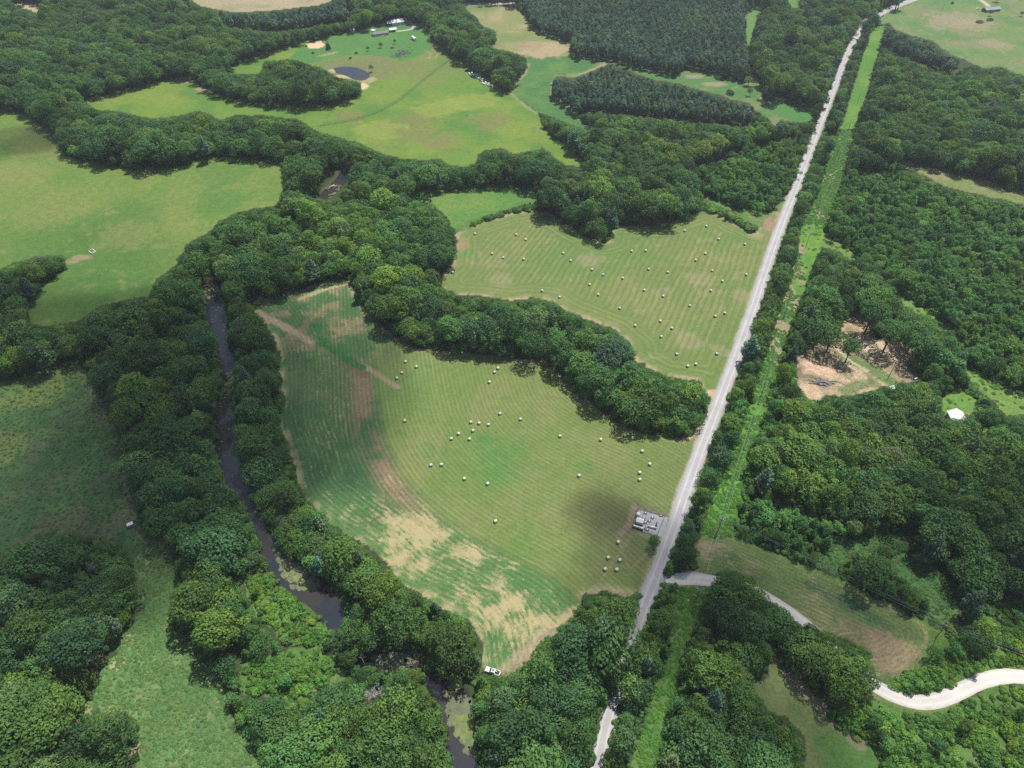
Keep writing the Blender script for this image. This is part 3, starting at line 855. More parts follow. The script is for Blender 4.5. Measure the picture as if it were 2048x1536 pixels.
def attr(name):
    n = nt.nodes.new('ShaderNodeAttribute')
    n.attribute_name = name
    return n.outputs['Fac']


def maprange(v, a, b2, c, d):
    n = N('MapRange')
    for k, q in (('From Min', a), ('From Max', b2), ('To Min', c), ('To Max', d)):
        n.inputs[k].default_value = q
    nt.links.new(v, n.inputs['Value'])
    return n.outputs['Result']


fine = noise(0.9, 6, 0.72)
mid = noise(0.22, 5, 0.65)
tuf = attr('tuft')
var = math_('ADD', maprange(fine, 0.3, 0.7, -0.34, 0.34), maprange(mid, 0.3, 0.7, -0.16, 0.16))
var = math_('MULTIPLY_ADD', var, math_('MULTIPLY_ADD', tuf, 0.9, 0.35), 1.0)
rowp = math_('ADD', attr('row'), maprange(noise(0.12, 3), 0.3, 0.7, -0.10, 0.10))
sn = math_('SINE', math_('MULTIPLY', rowp, 2 * math.pi))
ridge = math_('MAXIMUM', maprange(sn, 0.70, 0.98, 0.0, 1.0), math_('MULTIPLY', maprange(math_('SINE', math_('MULTIPLY', rowp, 4 * math.pi)), 0.4, 1.0, 0.0, 1.0), 0.35))
rowvec = N('CombineXYZ')
nt.links.new(rowp, rowvec.inputs[0])
nt.links.new(math_('MULTIPLY', attr('alongway'), 0.13), rowvec.inputs[1])


def rownoise(scale, detail=4, rough=0.65):
    n = N('TexNoise', Scale=scale, Detail=detail, Roughness=rough)
    nt.links.new(rowvec.outputs[0], n.inputs['Vector'])
    return n.outputs['Fac']


broken = maprange(rownoise(0.8, 5, 0.75), 0.40, 0.62, 0.0, 1.0)
wnz = N('TexWhiteNoise', noise_dimensions='1D')
nt.links.new(math_('FLOOR', math_('ADD', rowp, 0.25)), wnz.inputs['W'])
ridge = math_('MULTIPLY', ridge, maprange(wnz.outputs['Value'], 0.0, 1.0, 0.15, 1.35))
straw = math_('MULTIPLY', math_('MULTIPLY', ridge, broken), attr('rowamp'))
furrow = math_('MULTIPLY', maprange(sn, -1.0, -0.2, 1.0, 0.0), attr('rowamp'))
sc1 = N('VectorMath', operation='SCALE')
nt.links.new(at.outputs['Color'], sc1.inputs[0])
nt.links.new(math_('MULTIPLY', var, math_('MULTIPLY_ADD', furrow, -0.16, 1.0)), sc1.inputs['Scale'])
mxr = N('Mix', data_type='RGBA')
st2 = N('VectorMath', operation='MULTIPLY_ADD')
nt.links.new(at.outputs['Color'], st2.inputs[0])
st2.inputs[1].default_value = (0.9, 0.75, 0.6)
st2.inputs[2].default_value = (0.135, 0.130, 0.055)
nt.links.new(math_('MULTIPLY', straw, 0.62), mxr.inputs[0])
nt.links.new(sc1.outputs[0], mxr.inputs[6])
nt.links.new(st2.outputs[0], mxr.inputs[7])
# dry stubble showing through in streaks along the rows
bt = math_('ADD', attr('bare'), math_('MULTIPLY', math_('SUBTRACT', rownoise(1.25, 5, 0.75), 0.5), 1.9))
bt = math_('ADD', bt, math_('MULTIPLY', math_('SUBTRACT', noise(2.2, 4, 0.75), 0.5), 0.9))
bt = math_('ADD', bt, math_('MULTIPLY', math_('SUBTRACT', noise(0.55, 4, 0.7), 0.5), 0.7))
bt = math_('ADD', bt, math_('MULTIPLY', sn, 0.06))
bare = math_('MULTIPLY', maprange(bt, 0.34, 0.74, 0.0, 1.0), maprange(attr('bare'), 0.02, 0.12, 0.0, 1.0))
mxb = N('Mix', data_type='RGBA')
nt.links.new(bare, mxb.inputs[0])
nt.links.new(mxr.outputs[2], mxb.inputs[6])
bc = N('Mix', data_type='RGBA')
nt.links.new(maprange(mid, 0.35, 0.65, 0.0, 1.0), bc.inputs[0])
bc.inputs[6].default_value = (0.40, 0.32, 0.18, 1)
bc.inputs[7].default_value = (0.34, 0.31, 0.15, 1)
nt.links.new(bc.outputs[2], mxb.inputs[7])
# small yellow-brown flecks of dead grass
fl = math_('MULTIPLY', maprange(noise(1.7, 3, 0.6), 0.62, 0.74, 0.0, 0.40), math_('MULTIPLY_ADD', tuf, 0.35, 0.15))
mxf = N('Mix', data_type='RGBA')
nt.links.new(fl, mxf.inputs[0])
nt.links.new(mxb.outputs[2], mxf.inputs[6])
mxf.inputs[7].default_value = (0.24, 0.22, 0.11, 1)
nt.links.new(mxf.outputs[2], b.inputs['Base Color'])
b.inputs['Roughness'].default_value = 0.95
b.inputs['Specular IOR Level'].default_value = 0.08
bp = N('Bump', Strength=0.7, Distance=0.35)
nt.links.new(math_('ADD', math_('MULTIPLY', fine, math_('MULTIPLY_ADD', tuf, 1.2, 0.25)), math_('MULTIPLY', straw, 0.35)), bp.inputs['Height'])
nt.links.new(bp.outputs[0], b.inputs['Normal'])
me = np_mesh('ground', V, F, [gm], {
    'col': ('FLOAT_COLOR', np.concatenate([np.clip(COLV, 0.005, 0.9), np.ones((len(X), 1))], 1)),
    'bare': ('FLOAT', BARE), 'alongway': ('FLOAT', ALONG), 'row': ('FLOAT', ROW), 'rowamp': ('FLOAT', RAMP), 'tuft': ('FLOAT', TUFT)})
me.polygons.foreach_set('use_smooth', np.ones(len(F), bool))
ground = bpy.data.objects.new('ground', me)
COL.objects.link(ground)
tag(ground, kind='structure')


# ------------------------------------------------------------------ roads, water
def ribbon(name, line, hw, z, material, crown=0.0, n=6, jit=0.35):
    line = np.asarray(line)
    # resample
    seg = np.hypot(*np.diff(line, axis=0).T)
    s = np.concatenate([[0], np.cumsum(seg)])
    m = max(int(s[-1] / 2.5), 8)
    q = np.linspace(0, s[-1], m)
    x, y = np.interp(q, s, line[:, 0]), np.interp(q, s, line[:, 1])
    # soften the corners of the traced line
    for _ in range(14):
        x[1:-1] = (x[:-2] + 2 * x[1:-1] + x[2:]) / 4
        y[1:-1] = (y[:-2] + 2 * y[1:-1] + y[2:]) / 4
    tx, ty = np.gradient(x), np.gradient(y)
    L = np.hypot(tx, ty)
    nx, ny = ty / L, -tx / L
    h = np.interp(q, s, hw) if np.ndim(hw) else np.full(m, hw)
    vs, ac = [], []
    for k in range(n + 1):
        u = -1 + 2 * k / n
        e = (fbm(x + 40 * k, y, 4.0, 50 + k, 3) - 0.5) * jit * 2 if k in (0, n) else 0
        vs.append(np.stack([x + nx * u * (h + e), y + ny * u * (h + e), np.full(m, z) + crown * (1 - u * u)], 1))
        ac.append(np.full(m, u))
    V = np.stack(vs, 1).reshape(-1, 3)
    A = np.stack(ac, 1).ravel()
    i = np.arange(m * (n + 1)).reshape(m, n + 1)
    F = np.stack([i[:-1, :-1].ravel(), i[:-1, 1:].ravel(), i[1:, 1:].ravel(), i[1:, :-1].ravel()], 1)
    me = np_mesh(name, V, F, [material], {'acrossway': ('FLOAT', A)})
    me.polygons.foreach_set('use_smooth', np.ones(len(F), bool))
    o = bpy.data.objects.new(name, me)
    COL.objects.link(o)
    return tag(o, kind='structure')


def gravel(name, base, track, side, nsc=2.2):
    global nt, geo
    m, nt, b = nodes_of(name)
    geo = nt.nodes.new('ShaderNodeNewGeometry')
    a = math_('ABSOLUTE', attr('acrossway'))
    tr = math_('SUBTRACT', 1.0, math_('MULTIPLY', math_('ABSOLUTE', math_('SUBTRACT', a, 0.42)), 5.5))
    tr = math_('MULTIPLY', math_('MAXIMUM', tr, 0.0), maprange(noise(0.15, 3), 0.3, 0.7, 0.4, 1.0))
    m1 = N('Mix', data_type='RGBA')
    nt.links.new(tr, m1.inputs[0])
    m1.inputs[6].default_value = (*base, 1)
    m1.inputs[7].default_value = (*track, 1)
    sd_ = maprange(math_('ADD', a, maprange(noise(0.3, 4), 0.3, 0.7, -0.16, 0.16)), 0.72, 1.0, 0.0, 1.0)
    m2 = N('Mix', data_type='RGBA')
    nt.links.new(sd_, m2.inputs[0])
    nt.links.new(m1.outputs[2], m2.inputs[6])
    m2.inputs[7].default_value = (*side, 1)
    s1 = N('VectorMath', operation='SCALE')
    nt.links.new(m2.outputs[2], s1.inputs[0])
    v = math_('ADD', maprange(noise(nsc, 6, 0.75), 0.3, 0.7, 0.86, 1.14), maprange(noise(0.09, 4), 0.3, 0.7, -0.09, 0.09))
    nt.links.new(v, s1.inputs['Scale'])
    nt.links.new(s1.outputs[0], b.inputs['Base Color'])
    b.inputs['Roughness'].default_value = 0.95
    b.inputs['Specular IOR Level'].default_value = 0.1
    bp = N('Bump', Strength=0.4, Distance=0.05)
    nt.links.new(noise(5, 5, 0.7), bp.inputs['Height'])
    nt.links.new(bp.outputs[0], b.inputs['Normal'])
    return m


GRAVEL = gravel('road_gravel', (0.37, 0.36, 0.36), (0.52, 0.51, 0.50), (0.33, 0.32, 0.29))
WHITEGRAVEL = gravel('white_gravel', (0.56, 0.53, 0.48), (0.66, 0.63, 0.58), (0.46, 0.42, 0.35))
ASPHALT = gravel('worn_asphalt', (0.36, 0.35, 0.35), (0.40, 0.39, 0.39), (0.42, 0.38, 0.33))
PADGRAVEL = gravel('pad_gravel', (0.34, 0.34, 0.34), (0.38, 0.37, 0.36), (0.40, 0.36, 0.31))
ribbon('gravel_road', ROAD, 3.4, 0.06, GRAVEL, 0.10)
ribbon('paved_road', PAVED, 5.0, 0.05, ASPHALT, 0.05)
ribbon('gravel_drive', LANE, 3.0, 0.03, WHITEGRAVEL, 0.05)
ribbon('county_road', TOPROAD, 4.5, 0.05, ASPHALT, 0.05)
ribbon('home_drive', HOMEDRIVE, 2.4, 0.03, ASPHALT, 0.04)


def sheet(name, pts_w, z, material, kind='structure'):
    mb = MB()
    mb.add([(p[0], p[1], z) for p in pts_w], [tuple(range(len(pts_w)))])
    o = mb.build(name, material)
    o.data.attributes.new('acrossway', 'FLOAT', 'POINT')
    if o.data.polygons[0].normal.z < 0:
        o.data.flip_normals()
    return tag(o, kind=kind)


sheet('parking_lot', poly_w([(988, -6), (1030, 6), (1000, 8)]), 0.032, ASPHALT)
sheet('gravel_pad', np.vstack([poly_w([(1277, 1018.5), (1336, 1035), (1327, 1075), (1312, 1071), (1284, 1062), (1287, 1046), (1272, 1042)])]), 0.034, PADGRAVEL)
sheet('gravel_apron', poly_w([(1367, 1147), (1388, 1143), (1424, 1150), (1424, 1170), (1405, 1170), (1366, 1166)]), 0.026, PADGRAVEL)

wm, nt, b = nodes_of('river_water')
geo = nt.nodes.new('ShaderNodeNewGeometry')
m1 = N('Mix', data_type='RGBA')
nt.links.new(maprange(noise(0.05, 4), 0.4, 0.6, 0.0, 1.0), m1.inputs[0])
m1.inputs[6].default_value = (0.022, 0.028, 0.038, 1)  # bluish base colour stands in for some of the sky reflection
m1.inputs[7].default_value = (0.038, 0.034, 0.028, 1)
nt.links.new(m1.outputs[2], b.inputs['Base Color'])
b.inputs['Roughness'].default_value = 0.10
b.inputs['IOR'].default_value = 1.55
bp = N('Bump', Strength=0.06, Distance=0.1)
nt.links.new(noise(1.2, 4), bp.inputs['Height'])
nt.links.new(bp.outputs[0], b.inputs['Normal'])
WATER = wm
o = ribbon('river', RIVER, RHW + 3.5, -0.75, WATER, 0.0, 4, 0.0)
pc = POND.mean(0)
sheet('pond', pc + (POND - pc) * 1.25, -0.75, WATER)


# floating duckweed mats and lily pads
def weed(name, color, color2):
    global nt, geo
    m, nt, b = nodes_of(name)
    geo = nt.nodes.new('ShaderNodeNewGeometry')
    m1 = N('Mix', data_type='RGBA')
    nt.links.new(maprange(noise(0.35, 6, 0.7), 0.40, 0.62, 0.0, 1.0), m1.inputs[0])
    m1.inputs[6].default_value = (*color, 1)
    m1.inputs[7].default_value = (*color2, 1)
    nt.links.new(m1.outputs[2], b.inputs['Base Color'])
    b.inputs['Roughness'].default_value = 0.8
    return m


WEED = weed('duckweed_mat', (0.095, 0.120, 0.068), (0.14, 0.150, 0.070))
WEED2 = weed('algae_mat', (0.165, 0.21, 0.048), (0.10, 0.14, 0.05))
def mats_of(polys, name, material, z, n_spec, seed):
    """many ragged floating rafts scattered inside the outlines, thick at the middle"""
    rng = np.random.default_rng(seed)
    mb = MB()
    for pl, n in zip(polys, n_spec):
        pw = poly_w(pl)
        lo, hi = pw.min(0), pw.max(0)
        k = 0
        while k < n:
            q = lo + rng.random(2) * (hi - lo)
            if not inside(pw, np.array([q[0]]), np.array([q[1]]))[0]:
                k += 0.2
                continue
            r = rng.uniform(0.35, 1.5)
            a0 = rng.random() * 6.28
            pts = [(q[0] + r * rng.uniform(0.6, 1.2) * math.cos(a0 + 6.283 * t / 9), q[1] + r * rng.uniform(0.6, 1.2) * math.sin(a0 + 6.283 * t / 9), z + 0.0005 * (len(mb.f) % 60)) for t in range(9)]
            mb.add(pts, [tuple(range(9))])
            k += 1
    o = mb.build(name, material)
    return tag(o, kind='stuff')


mats_of([[(548, 1095), (575, 1108), (612, 1142), (640, 1158), (632, 1175), (590, 1180), (562, 1150)], [(500, 985), (540, 1000), (560, 1035), (535, 1045), (505, 1015)], [(885, 1380), (945, 1395), (958, 1440), (962, 1520), (930, 1500), (900, 1450)], [(745, 1312), (800, 1305), (835, 1318), (815, 1338), (760, 1338)], [(655, 372), (700, 365), (690, 400), (660, 402)], [(405, 568), (432, 562), (436, 590), (412, 598)], [(452, 745), (470, 740), (475, 770), (455, 790)]], 'duckweed', WEED, -0.71, [230, 90, 330, 150, 90, 50, 50], 5)
mats_of([[(905, 1430), (945, 1425), (955, 1470), (940, 1490), (912, 1470)], [(560, 1120), (600, 1150), (630, 1168), (600, 1176), (570, 1148)], [(905, 1360), (925, 1370), (920, 1382), (900, 1376)]], 'algae', WEED2, -0.66, [90, 60, 16], 6)
PADM = mat('lily_pad_leaf', (0.16, 0.17, 0.10), 0.5, 0.4, 0.35, 0.7)
rng = np.random.default_rng(11)
mb = MB()
for pl, n in (([(418, 790), (470, 795), (485, 860), (492, 930), (470, 965), (440, 930), (428, 860)], 260), ([(415, 760), (470, 760), (465, 800), (425, 800)], 130), ([(412, 600), (440, 590), (455, 640), (455, 690), (430, 700), (415, 640)], 70), ([(505, 1010), (560, 1060), (555, 1100), (520, 1060)], 70), ([(670, 135), (735, 145), (720, 157), (690, 150)], 60)):
    pw = poly_w(pl)
    lo, hi = pw.min(0), pw.max(0)
    k = 0
    while k < n:
        q = lo + rng.random(2) * (hi - lo)
        if inside(pw, np.array([q[0]]), np.array([q[1]]))[0] and fbm(np.array([q[0]]), np.array([q[1]]), 4, 3)[0] > 0.44:
            r = rng.uniform(0.18, 0.5)
            mb.add([(q[0] + r * math.cos(1.047 * t), q[1] + r * math.sin(1.047 * t), -0.725 + 0.0003 * (k % 40)) for t in range(6)], [tuple(range(6))])
        k += 1
tag(mb.build('lily_pads', PADM), kind='stuff')

# ------------------------------------------------------------------ clouds (they throw the broad soft shade on the land)
cm, nt, b = nodes_of('cloud_vapour')
tc = N('TexCoord')
sep = N('SeparateXYZ')
nt.links.new(tc.outputs['Object'], sep.inputs[0])
rad = math_('SQRT', math_('ADD', math_('POWER', sep.outputs[0], 2.0), math_('POWER', sep.outputs[1], 2.0)))
nz = N('TexNoise', Scale=1.6, Detail=5, Roughness=0.6)
nt.links.new(tc.outputs['Object'], nz.inputs['Vector'])
dens = maprange(math_('ADD', rad, maprange(nz.outputs['Fac'], 0.3, 0.7, -0.32, 0.32)), 0.95, 0.40, 0.0, 0.42)
dif = N('BsdfDiffuse')
dif.inputs['Color'].default_value = (0.9, 0.9, 0.92, 1)
trn = N('BsdfTransparent')
mxs = N('MixShader')
nt.links.new(dens, mxs.inputs[0])
nt.links.new(trn.outputs[0], mxs.inputs[1])
nt.links.new(dif.outputs[0], mxs.inputs[2])
nt.links.new(mxs.outputs[0], nt.nodes['Material Output'].inputs['Surface'])


def cloud(px, py, rx, ry, rz=0.0, alt=850.0, squash=0.16):
    g = P(px, py)
    k = alt / TO_SUN.z
    n, m = 40, 16
    vs, fs = [], []
    for j in range(m + 1):
        th = math.pi * j / m
        for i in range(n):
            q = 2 * math.pi * i / n
            x, y, z = math.sin(th) * math.cos(q), math.sin(th) * math.sin(q), math.cos(th)
            w = 1 + 0.22 * (vnoise(np.array([x * 3 + px]), np.array([y * 3 + z * 2 + py]), 5)[0] - 0.5)
            vs.append((x * w, y * w, z * w))
    for j in range(m):
        for i in range(n):
            fs.append((j * n + i, (j + 1) * n + i, (j + 1) * n + (i + 1) % n, j * n + (i + 1) % n))
    mb = MB().add(vs, fs)
    o = mb.build('cloud', cm, smooth=True)
    o.location = (g.x + TO_SUN.x * k, g.y + TO_SUN.y * k, alt)
    o.scale = (rx, ry, min(rx, ry) * squash)
    o.rotation_euler = (0, 0, rz)
    return tag(o, kind='structure')


for c in [(330, 720, 105, 95, 0.5), (380, 920, 85, 95, -0.3), (120, 960, 70, 80, 0.0), (150, 1160, 70, 42, 0.2), (640, 800, 60, 100, 0.2),
          (60, 640, 90, 45, 0.2), (1210, 1030, 24, 20, 0.0), (1570, 1200, 80, 40, -0.4), (1340, 1200, 52, 50, 0.0), (2000, 1080, 62, 50, 0.0), (60, 280, 55, 45, 0.0),
          (1560, 1480, 40, 34, 0.0)]:
    cloud(*c)


# ------------------------------------------------------------------ summer haze
hm = bpy.data.materials.new('summer_haze')
hm.use_nodes = True
hm.node_tree.nodes.remove(hm.node_tree.nodes['Principled BSDF'])
pvn = hm.node_tree.nodes.new('ShaderNodeVolumePrincipled')
pvn.inputs['Color'].default_value = (0.86, 0.92, 1.0, 1)
pvn.inputs['Density'].default_value = 0.00010
pvn.inputs['Anisotropy'].default_value = 0.2
hm.node_tree.links.new(pvn.outputs[0], hm.node_tree.nodes['Material Output'].inputs['Volume'])
hz = MB().box((0, 0, 143.0), (10400, 10400, 292.0)).build('haze', hm)
tag(hz, kind='stuff')


# ------------------------------------------------------------------ plants: meshes
def leaves(rng, centers, radii, per, size, zmin=-0.45, jit=0.42, up=0.25, shell=(0.72, 1.06), squash=1.0, cull=True):
    """leaf sprays spread over the outer part of overlapping lobes -> verts (n*4,3), faces (n*4), lobe value"""
    C, D, Rr, L = [], [], [], []
    for i, (c, r) in enumerate(zip(centers, radii)):
        n = int(per * (r / np.mean(radii)) ** 2)
        d = rng.normal(size=(n * 2, 3))
        d /= np.linalg.norm(d, axis=1)[:, None]
        d = d[d[:, 2] > zmin][:n]
        q = c + d * r * rng.uniform(shell[0], shell[1], (len(d), 1)) * np.array([1, 1, squash])
        C.append(q)
        D.append(d)
        L.append(np.full(len(d), rng.random()))
        Rr.append(np.full(len(d), i))
    C, D, L, I = np.concatenate(C), np.concatenate(D), np.concatenate(L), np.concatenate(Rr)
    if cull:
        keep = np.ones(len(C), bool)
        for j, (c, r) in enumerate(zip(centers, radii)):
            keep &= ~((np.linalg.norm((C - c) / np.array([1, 1, squash]), axis=1) < 0.66 * r) & (I != j))
        C, D, L = C[keep], D[keep], L[keep]
    n = len(C)
    nrm = D + jit * rng.normal(size=(n, 3)) + np.array([0, 0, up])
    nrm /= np.linalg.norm(nrm, axis=1)[:, None]
    t = np.cross(nrm, rng.normal(size=(n, 3)))
    t /= np.linalg.norm(t, axis=1)[:, None]
    bb = np.cross(nrm, t)
    s = size * rng.uniform(0.65, 1.35, (n, 1))
    v = np.stack([C - t * s * 0.62, C - bb * s * 0.42 + nrm * s * 0.1, C + t * s * 0.62, C + bb * s * 0.42 + nrm * s * 0.1], 1)
    var = np.repeat(0.62 * L + 0.38 * rng.random(n), 4)
    return v.reshape(-1, 3), np.arange(n * 4).reshape(n, 4), var


def leaf_mesh(name, parts, material):
    V = np.concatenate([p[0] for p in parts])
    o, Fs = 0, []
    for p in parts:
        Fs.append(p[1] + o)
        o += len(p[0])
    return np_mesh(name, V, np.concatenate(Fs), [material], {'leafvar': ('FLOAT', np.concatenate([p[2] for p in parts]))})


def limb_mesh(name, segs, material=None, n=6):
    mb = MB()
    for a, b_, r0, r1 in segs:
        mb.tube(a, b_, r0, r1, n, caps=False)
    me = bpy.data.meshes.new(name)
    me.from_pydata(mb.v, [], mb.f)
    me.materials.append(material or BARK)
    me.polygons.foreach_set('use_smooth', [True] * len(me.polygons))
    me.update()
    return me


def broadleaf(seed, hgt, rad, nl, per, size, flat=0.34, low=0.30, lobe=(0.30, 0.44), spread=1.0):
    rng = np.random.default_rng(seed)
    cen, rr = [], []
    zc = hgt * (low + flat)
    for i in range(nl):
        u = (i + 0.5) / nl
        z = 1 - 1.55 * u
        q = i * 2.399963 + rng.uniform(-0.4, 0.4)
        s = math.sqrt(max(0, 1 - z * z))
        k = rng.uniform(0.58, 0.84)
        r = rad * rng.uniform(*lobe) * (1.0 if z > -0.2 else 0.8)
        k2 = 1 + 0.17 * rng.normal()
        if i > 3 and rng.random() < 0.10:
            continue
        r *= np.exp(0.16 * rng.normal())
        cen.append((rad * k * k2 * s * math.cos(q) * spread, rad * k * k2 * s * math.sin(q) * spread, zc + hgt * flat * 0.95 * z * k))
        rr.append(r)
    cen.append((0, 0, zc))
    rr.append(rad * 0.5)
    cen, rr = np.array(cen), np.array(rr)
    cr = leaves(rng, cen, rr, per, size)
    segs = [((0, 0, -0.3), (0.1, 0, hgt * 0.3), hgt * 0.026, hgt * 0.018), ((0.1, 0, hgt * 0.3), (0, 0.1, hgt * 0.6), hgt * 0.018, hgt * 0.008)]
    for i in range(0, nl, 3):
        c = cen[i % len(cen)]
        b0 = Vector((0.05, 0, hgt * rng.uniform(0.22, 0.4)))
        segs.append((b0, b0.lerp(Vector(c), 0.55) + Vector((0, 0, -0.3)), hgt * 0.011, hgt * 0.007))
        segs.append((b0.lerp(Vector(c), 0.55) + Vector((0, 0, -0.3)), Vector(c), hgt * 0.007, 0.03))
    return leaf_mesh('crown', [cr], LEAF), limb_mesh('trunk', segs)


def pine(seed, hgt, rad, start=0.18, whorls=11, size=0.62, per=26, material=None):
    rng = np.random.default_rng(seed)
    cen, rr = [], []
    segs = [((0, 0, -0.3), (0, 0, hgt * 0.97), hgt * 0.017, 0.03)]
    for w in range(whorls):
        u = (w + 0.3) / whorls
        z = hgt * (start + (1 - start) * u)
        R = rad * (1 - u ** 1.5) ** 0.8 + 0.3
        nb = 6 if u < 0.7 else 4
        for k in range(nb):
            q = 6.283 * (k + 0.5 * (w % 2)) / nb + rng.uniform(-0.3, 0.3)
            L = R * rng.uniform(0.75, 1.12)
            cen.append((L * 0.62 * math.cos(q), L * 0.62 * math.sin(q), z - 0.10 * L))
            rr.append(max(0.42 * L, 0.35))
            if w % 2 == 0:
                segs.append(((0, 0, z), (L * 0.8 * math.cos(q), L * 0.8 * math.sin(q), z - 0.12 * L), 0.045, 0.015))
    cen.append((0, 0, hgt * 0.985))
    rr.append(0.35)
    cr = leaves(rng, np.array(cen), np.array(rr), per, size, zmin=-0.7, squash=0.62, cull=False, up=0.35)
    return leaf_mesh('crown', [cr], material or NEEDLE), limb_mesh('trunk', segs, None, 5)


def bush(seed, rad, hgt, nl=9, per=60, size=0.4, material=None, zmin=-0.2):
    rng = np.random.default_rng(seed)
    cen, rr = [], []
    for i in range(nl):
        q, k = rng.random() * 6.283, math.sqrt(rng.random()) * 0.72
        cen.append((rad * k * math.cos(q), rad * k * math.sin(q), hgt * rng.uniform(0.25, 0.62) * (1.1 - 0.5 * k)))
        rr.append(rad * rng.uniform(0.32, 0.5))
    return leaf_mesh('bush', [leaves(rng, np.array(cen), np.array(rr), per, size, zmin, squash=min(1.0, hgt / rad * 0.75))], material or YLEAF)


def grassclump(seed, rad, hgt, n=60, material=None):
    """a low tussock: blades arching outwards, seen from above as a bright ragged rosette"""
    rng = np.random.default_rng(seed)
    q, k = rng.random(n) * 6.283, np.sqrt(rng.random(n))
    c = np.stack([rad * k * np.cos(q), rad * k * np.sin(q), hgt * (1.0 - 0.75 * k ** 2) * rng.uniform(0.6, 1.1, n)], 1)
    nrm = np.stack([0.55 * k * np.cos(q), 0.55 * k * np.sin(q), np.ones(n)], 1) + 0.28 * rng.normal(size=(n, 3))
    nrm /= np.linalg.norm(nrm, axis=1)[:, None]
    t = np.cross(nrm, rng.normal(size=(n, 3)))
    t /= np.linalg.norm(t, axis=1)[:, None]
    b2 = np.cross(nrm, t)
    s_ = 0.34 * rng.uniform(0.6, 1.4, (n, 1))
    v = np.stack([c - t * s_, c - b2 * s_ * 0.4, c + t * s_, c + b2 * s_ * 0.4], 1)
    return leaf_mesh('grass', [(v.reshape(-1, 3), np.arange(n * 4).reshape(n, 4), np.repeat(rng.random(n), 4))], material or GLEAF)


BROAD = [broadleaf(1, 15, 5.6, 26, 92, 0.62), broadleaf(2, 17, 5.2, 28, 84, 0.62, flat=0.37, low=0.26, lobe=(0.28, 0.40)),
         broadleaf(3, 13.5, 5.8, 20, 118, 0.60, flat=0.30, low=0.30, lobe=(0.34, 0.52)), broadleaf(4, 16, 6.4, 34, 70, 0.58, lobe=(0.24, 0.38)),
         broadleaf(5, 18, 5.0, 30, 78, 0.60, flat=0.39, low=0.24, lobe=(0.30, 0.42)), broadleaf(6, 12.5, 4.9, 18, 110, 0.50, flat=0.31, low=0.27, lobe=(0.36, 0.50)),
         broadleaf(7, 15, 6.0, 40, 56, 0.55, flat=0.33, low=0.27, lobe=(0.20, 0.34), spread=1.08),
         broadleaf(8, 20, 9.0, 46, 100, 0.72, flat=0.34, low=0.27, lobe=(0.22, 0.33)), broadleaf(9, 22, 8.4, 52, 90, 0.70, flat=0.37, low=0.24, lobe=(0.20, 0.31)), broadleaf(10, 19, 9.6, 60, 84, 0.68, flat=0.32, low=0.28, lobe=(0.17, 0.28), spread=1.04)]
PINES = [broadleaf(61, 15.5, 3.2, 15, 62, 0.56, flat=0.33, low=0.32, lobe=(0.32, 0.46)), broadleaf(62, 14.5, 3.3, 14, 62, 0.56, flat=0.33, low=0.33, lobe=(0.32, 0.48)), pine(63, 16.5, 3.0, start=0.36, whorls=8, per=26, size=0.66)]
for q in PINES[:2]:
    q[0].materials[0] = NEEDLE
YOUNG = [pine(21, 9.4, 2.7, start=0.06, whorls=8, size=0.58, per=24, material=YLEAF), broadleaf(22, 8.6, 2.9, 13, 66, 0.48, flat=0.38, low=0.14, lobe=(0.30, 0.44)), broadleaf(23, 9.4, 3.0, 14, 64, 0.48, flat=0.39, low=0.16, lobe=(0.28, 0.42))]
for q in YOUNG[1:]:
    q[0].materials[0] = YLEAF
BUSH = [bush(31, 1.9, 2.4), bush(32, 1.5, 2.8, 8), bush(33, 2.3, 2.0, 12)]
BRUSH = [bush(34, 1.8, 2.0, 10, 56, 0.38, BLEAF), bush(35, 1.4, 1.4, 8, 50, 0.36, BLEAF), bush(36, 2.1, 2.6, 10, 60, 0.42, BLEAF)]
GRASS = [grassclump(41, 0.7, 0.42), grassclump(42, 0.95, 0.34, 80), grassclump(43, 0.85, 0.5, 70, WEEDLEAF)]
PROTO = {'broad': (BROAD, [(15, 5.6), (17, 5.2), (13.5, 5.8), (16, 6.4), (18, 5.0), (12.5, 4.9), (15, 6.0), (20, 9.0), (22, 8.4), (19, 9.6)]),
         'pine': (PINES, [(15.5, 3.2), (14.5, 3.3), (16.5, 3.0)]), 'young': (YOUNG, [(9.4, 2.7), (8.6, 2.9), (9.4, 3.0)]),
         'bush': (BUSH, [(2.4, 1.9), (2.8, 1.5), (2.0, 2.3)]), 'brush': (BRUSH, [(2.0, 1.8), (1.4, 1.4), (2.6, 2.1)])}

# ------------------------------------------------------------------ plants: where they stand
CELL = 1.0
OX, OY, NXC, NYC = -980, 40, 1960, 1460
OCC = np.zeros((NYC, NXC), bool)


def stamp(x, y, r):
    r = max(r, 0.6)
    i0, i1 = int((x - r - OX) / CELL), int((x + r - OX) / CELL) + 1
    j0, j1 = int((y - r - OY) / CELL), int((y + r - OY) / CELL) + 1
    i0, j0 = max(i0, 0), max(j0, 0)
    i1, j1 = min(i1, NXC), min(j1, NYC)
    if i1 <= i0 or j1 <= j0:
        return
    a = (np.arange(i0, i1) + 0.5) * CELL + OX - x
    c = (np.arange(j0, j1) + 0.5) * CELL + OY - y
    OCC[j0:j1, i0:i1] |= (a[None, :] ** 2 + c[:, None] ** 2) < r * r


def free(x, y):
    i = np.clip(((x - OX) / CELL).astype(int), 0, NXC - 1)
    j = np.clip(((y - OY) / CELL).astype(int), 0, NYC - 1)
    return ~OCC[j, i]


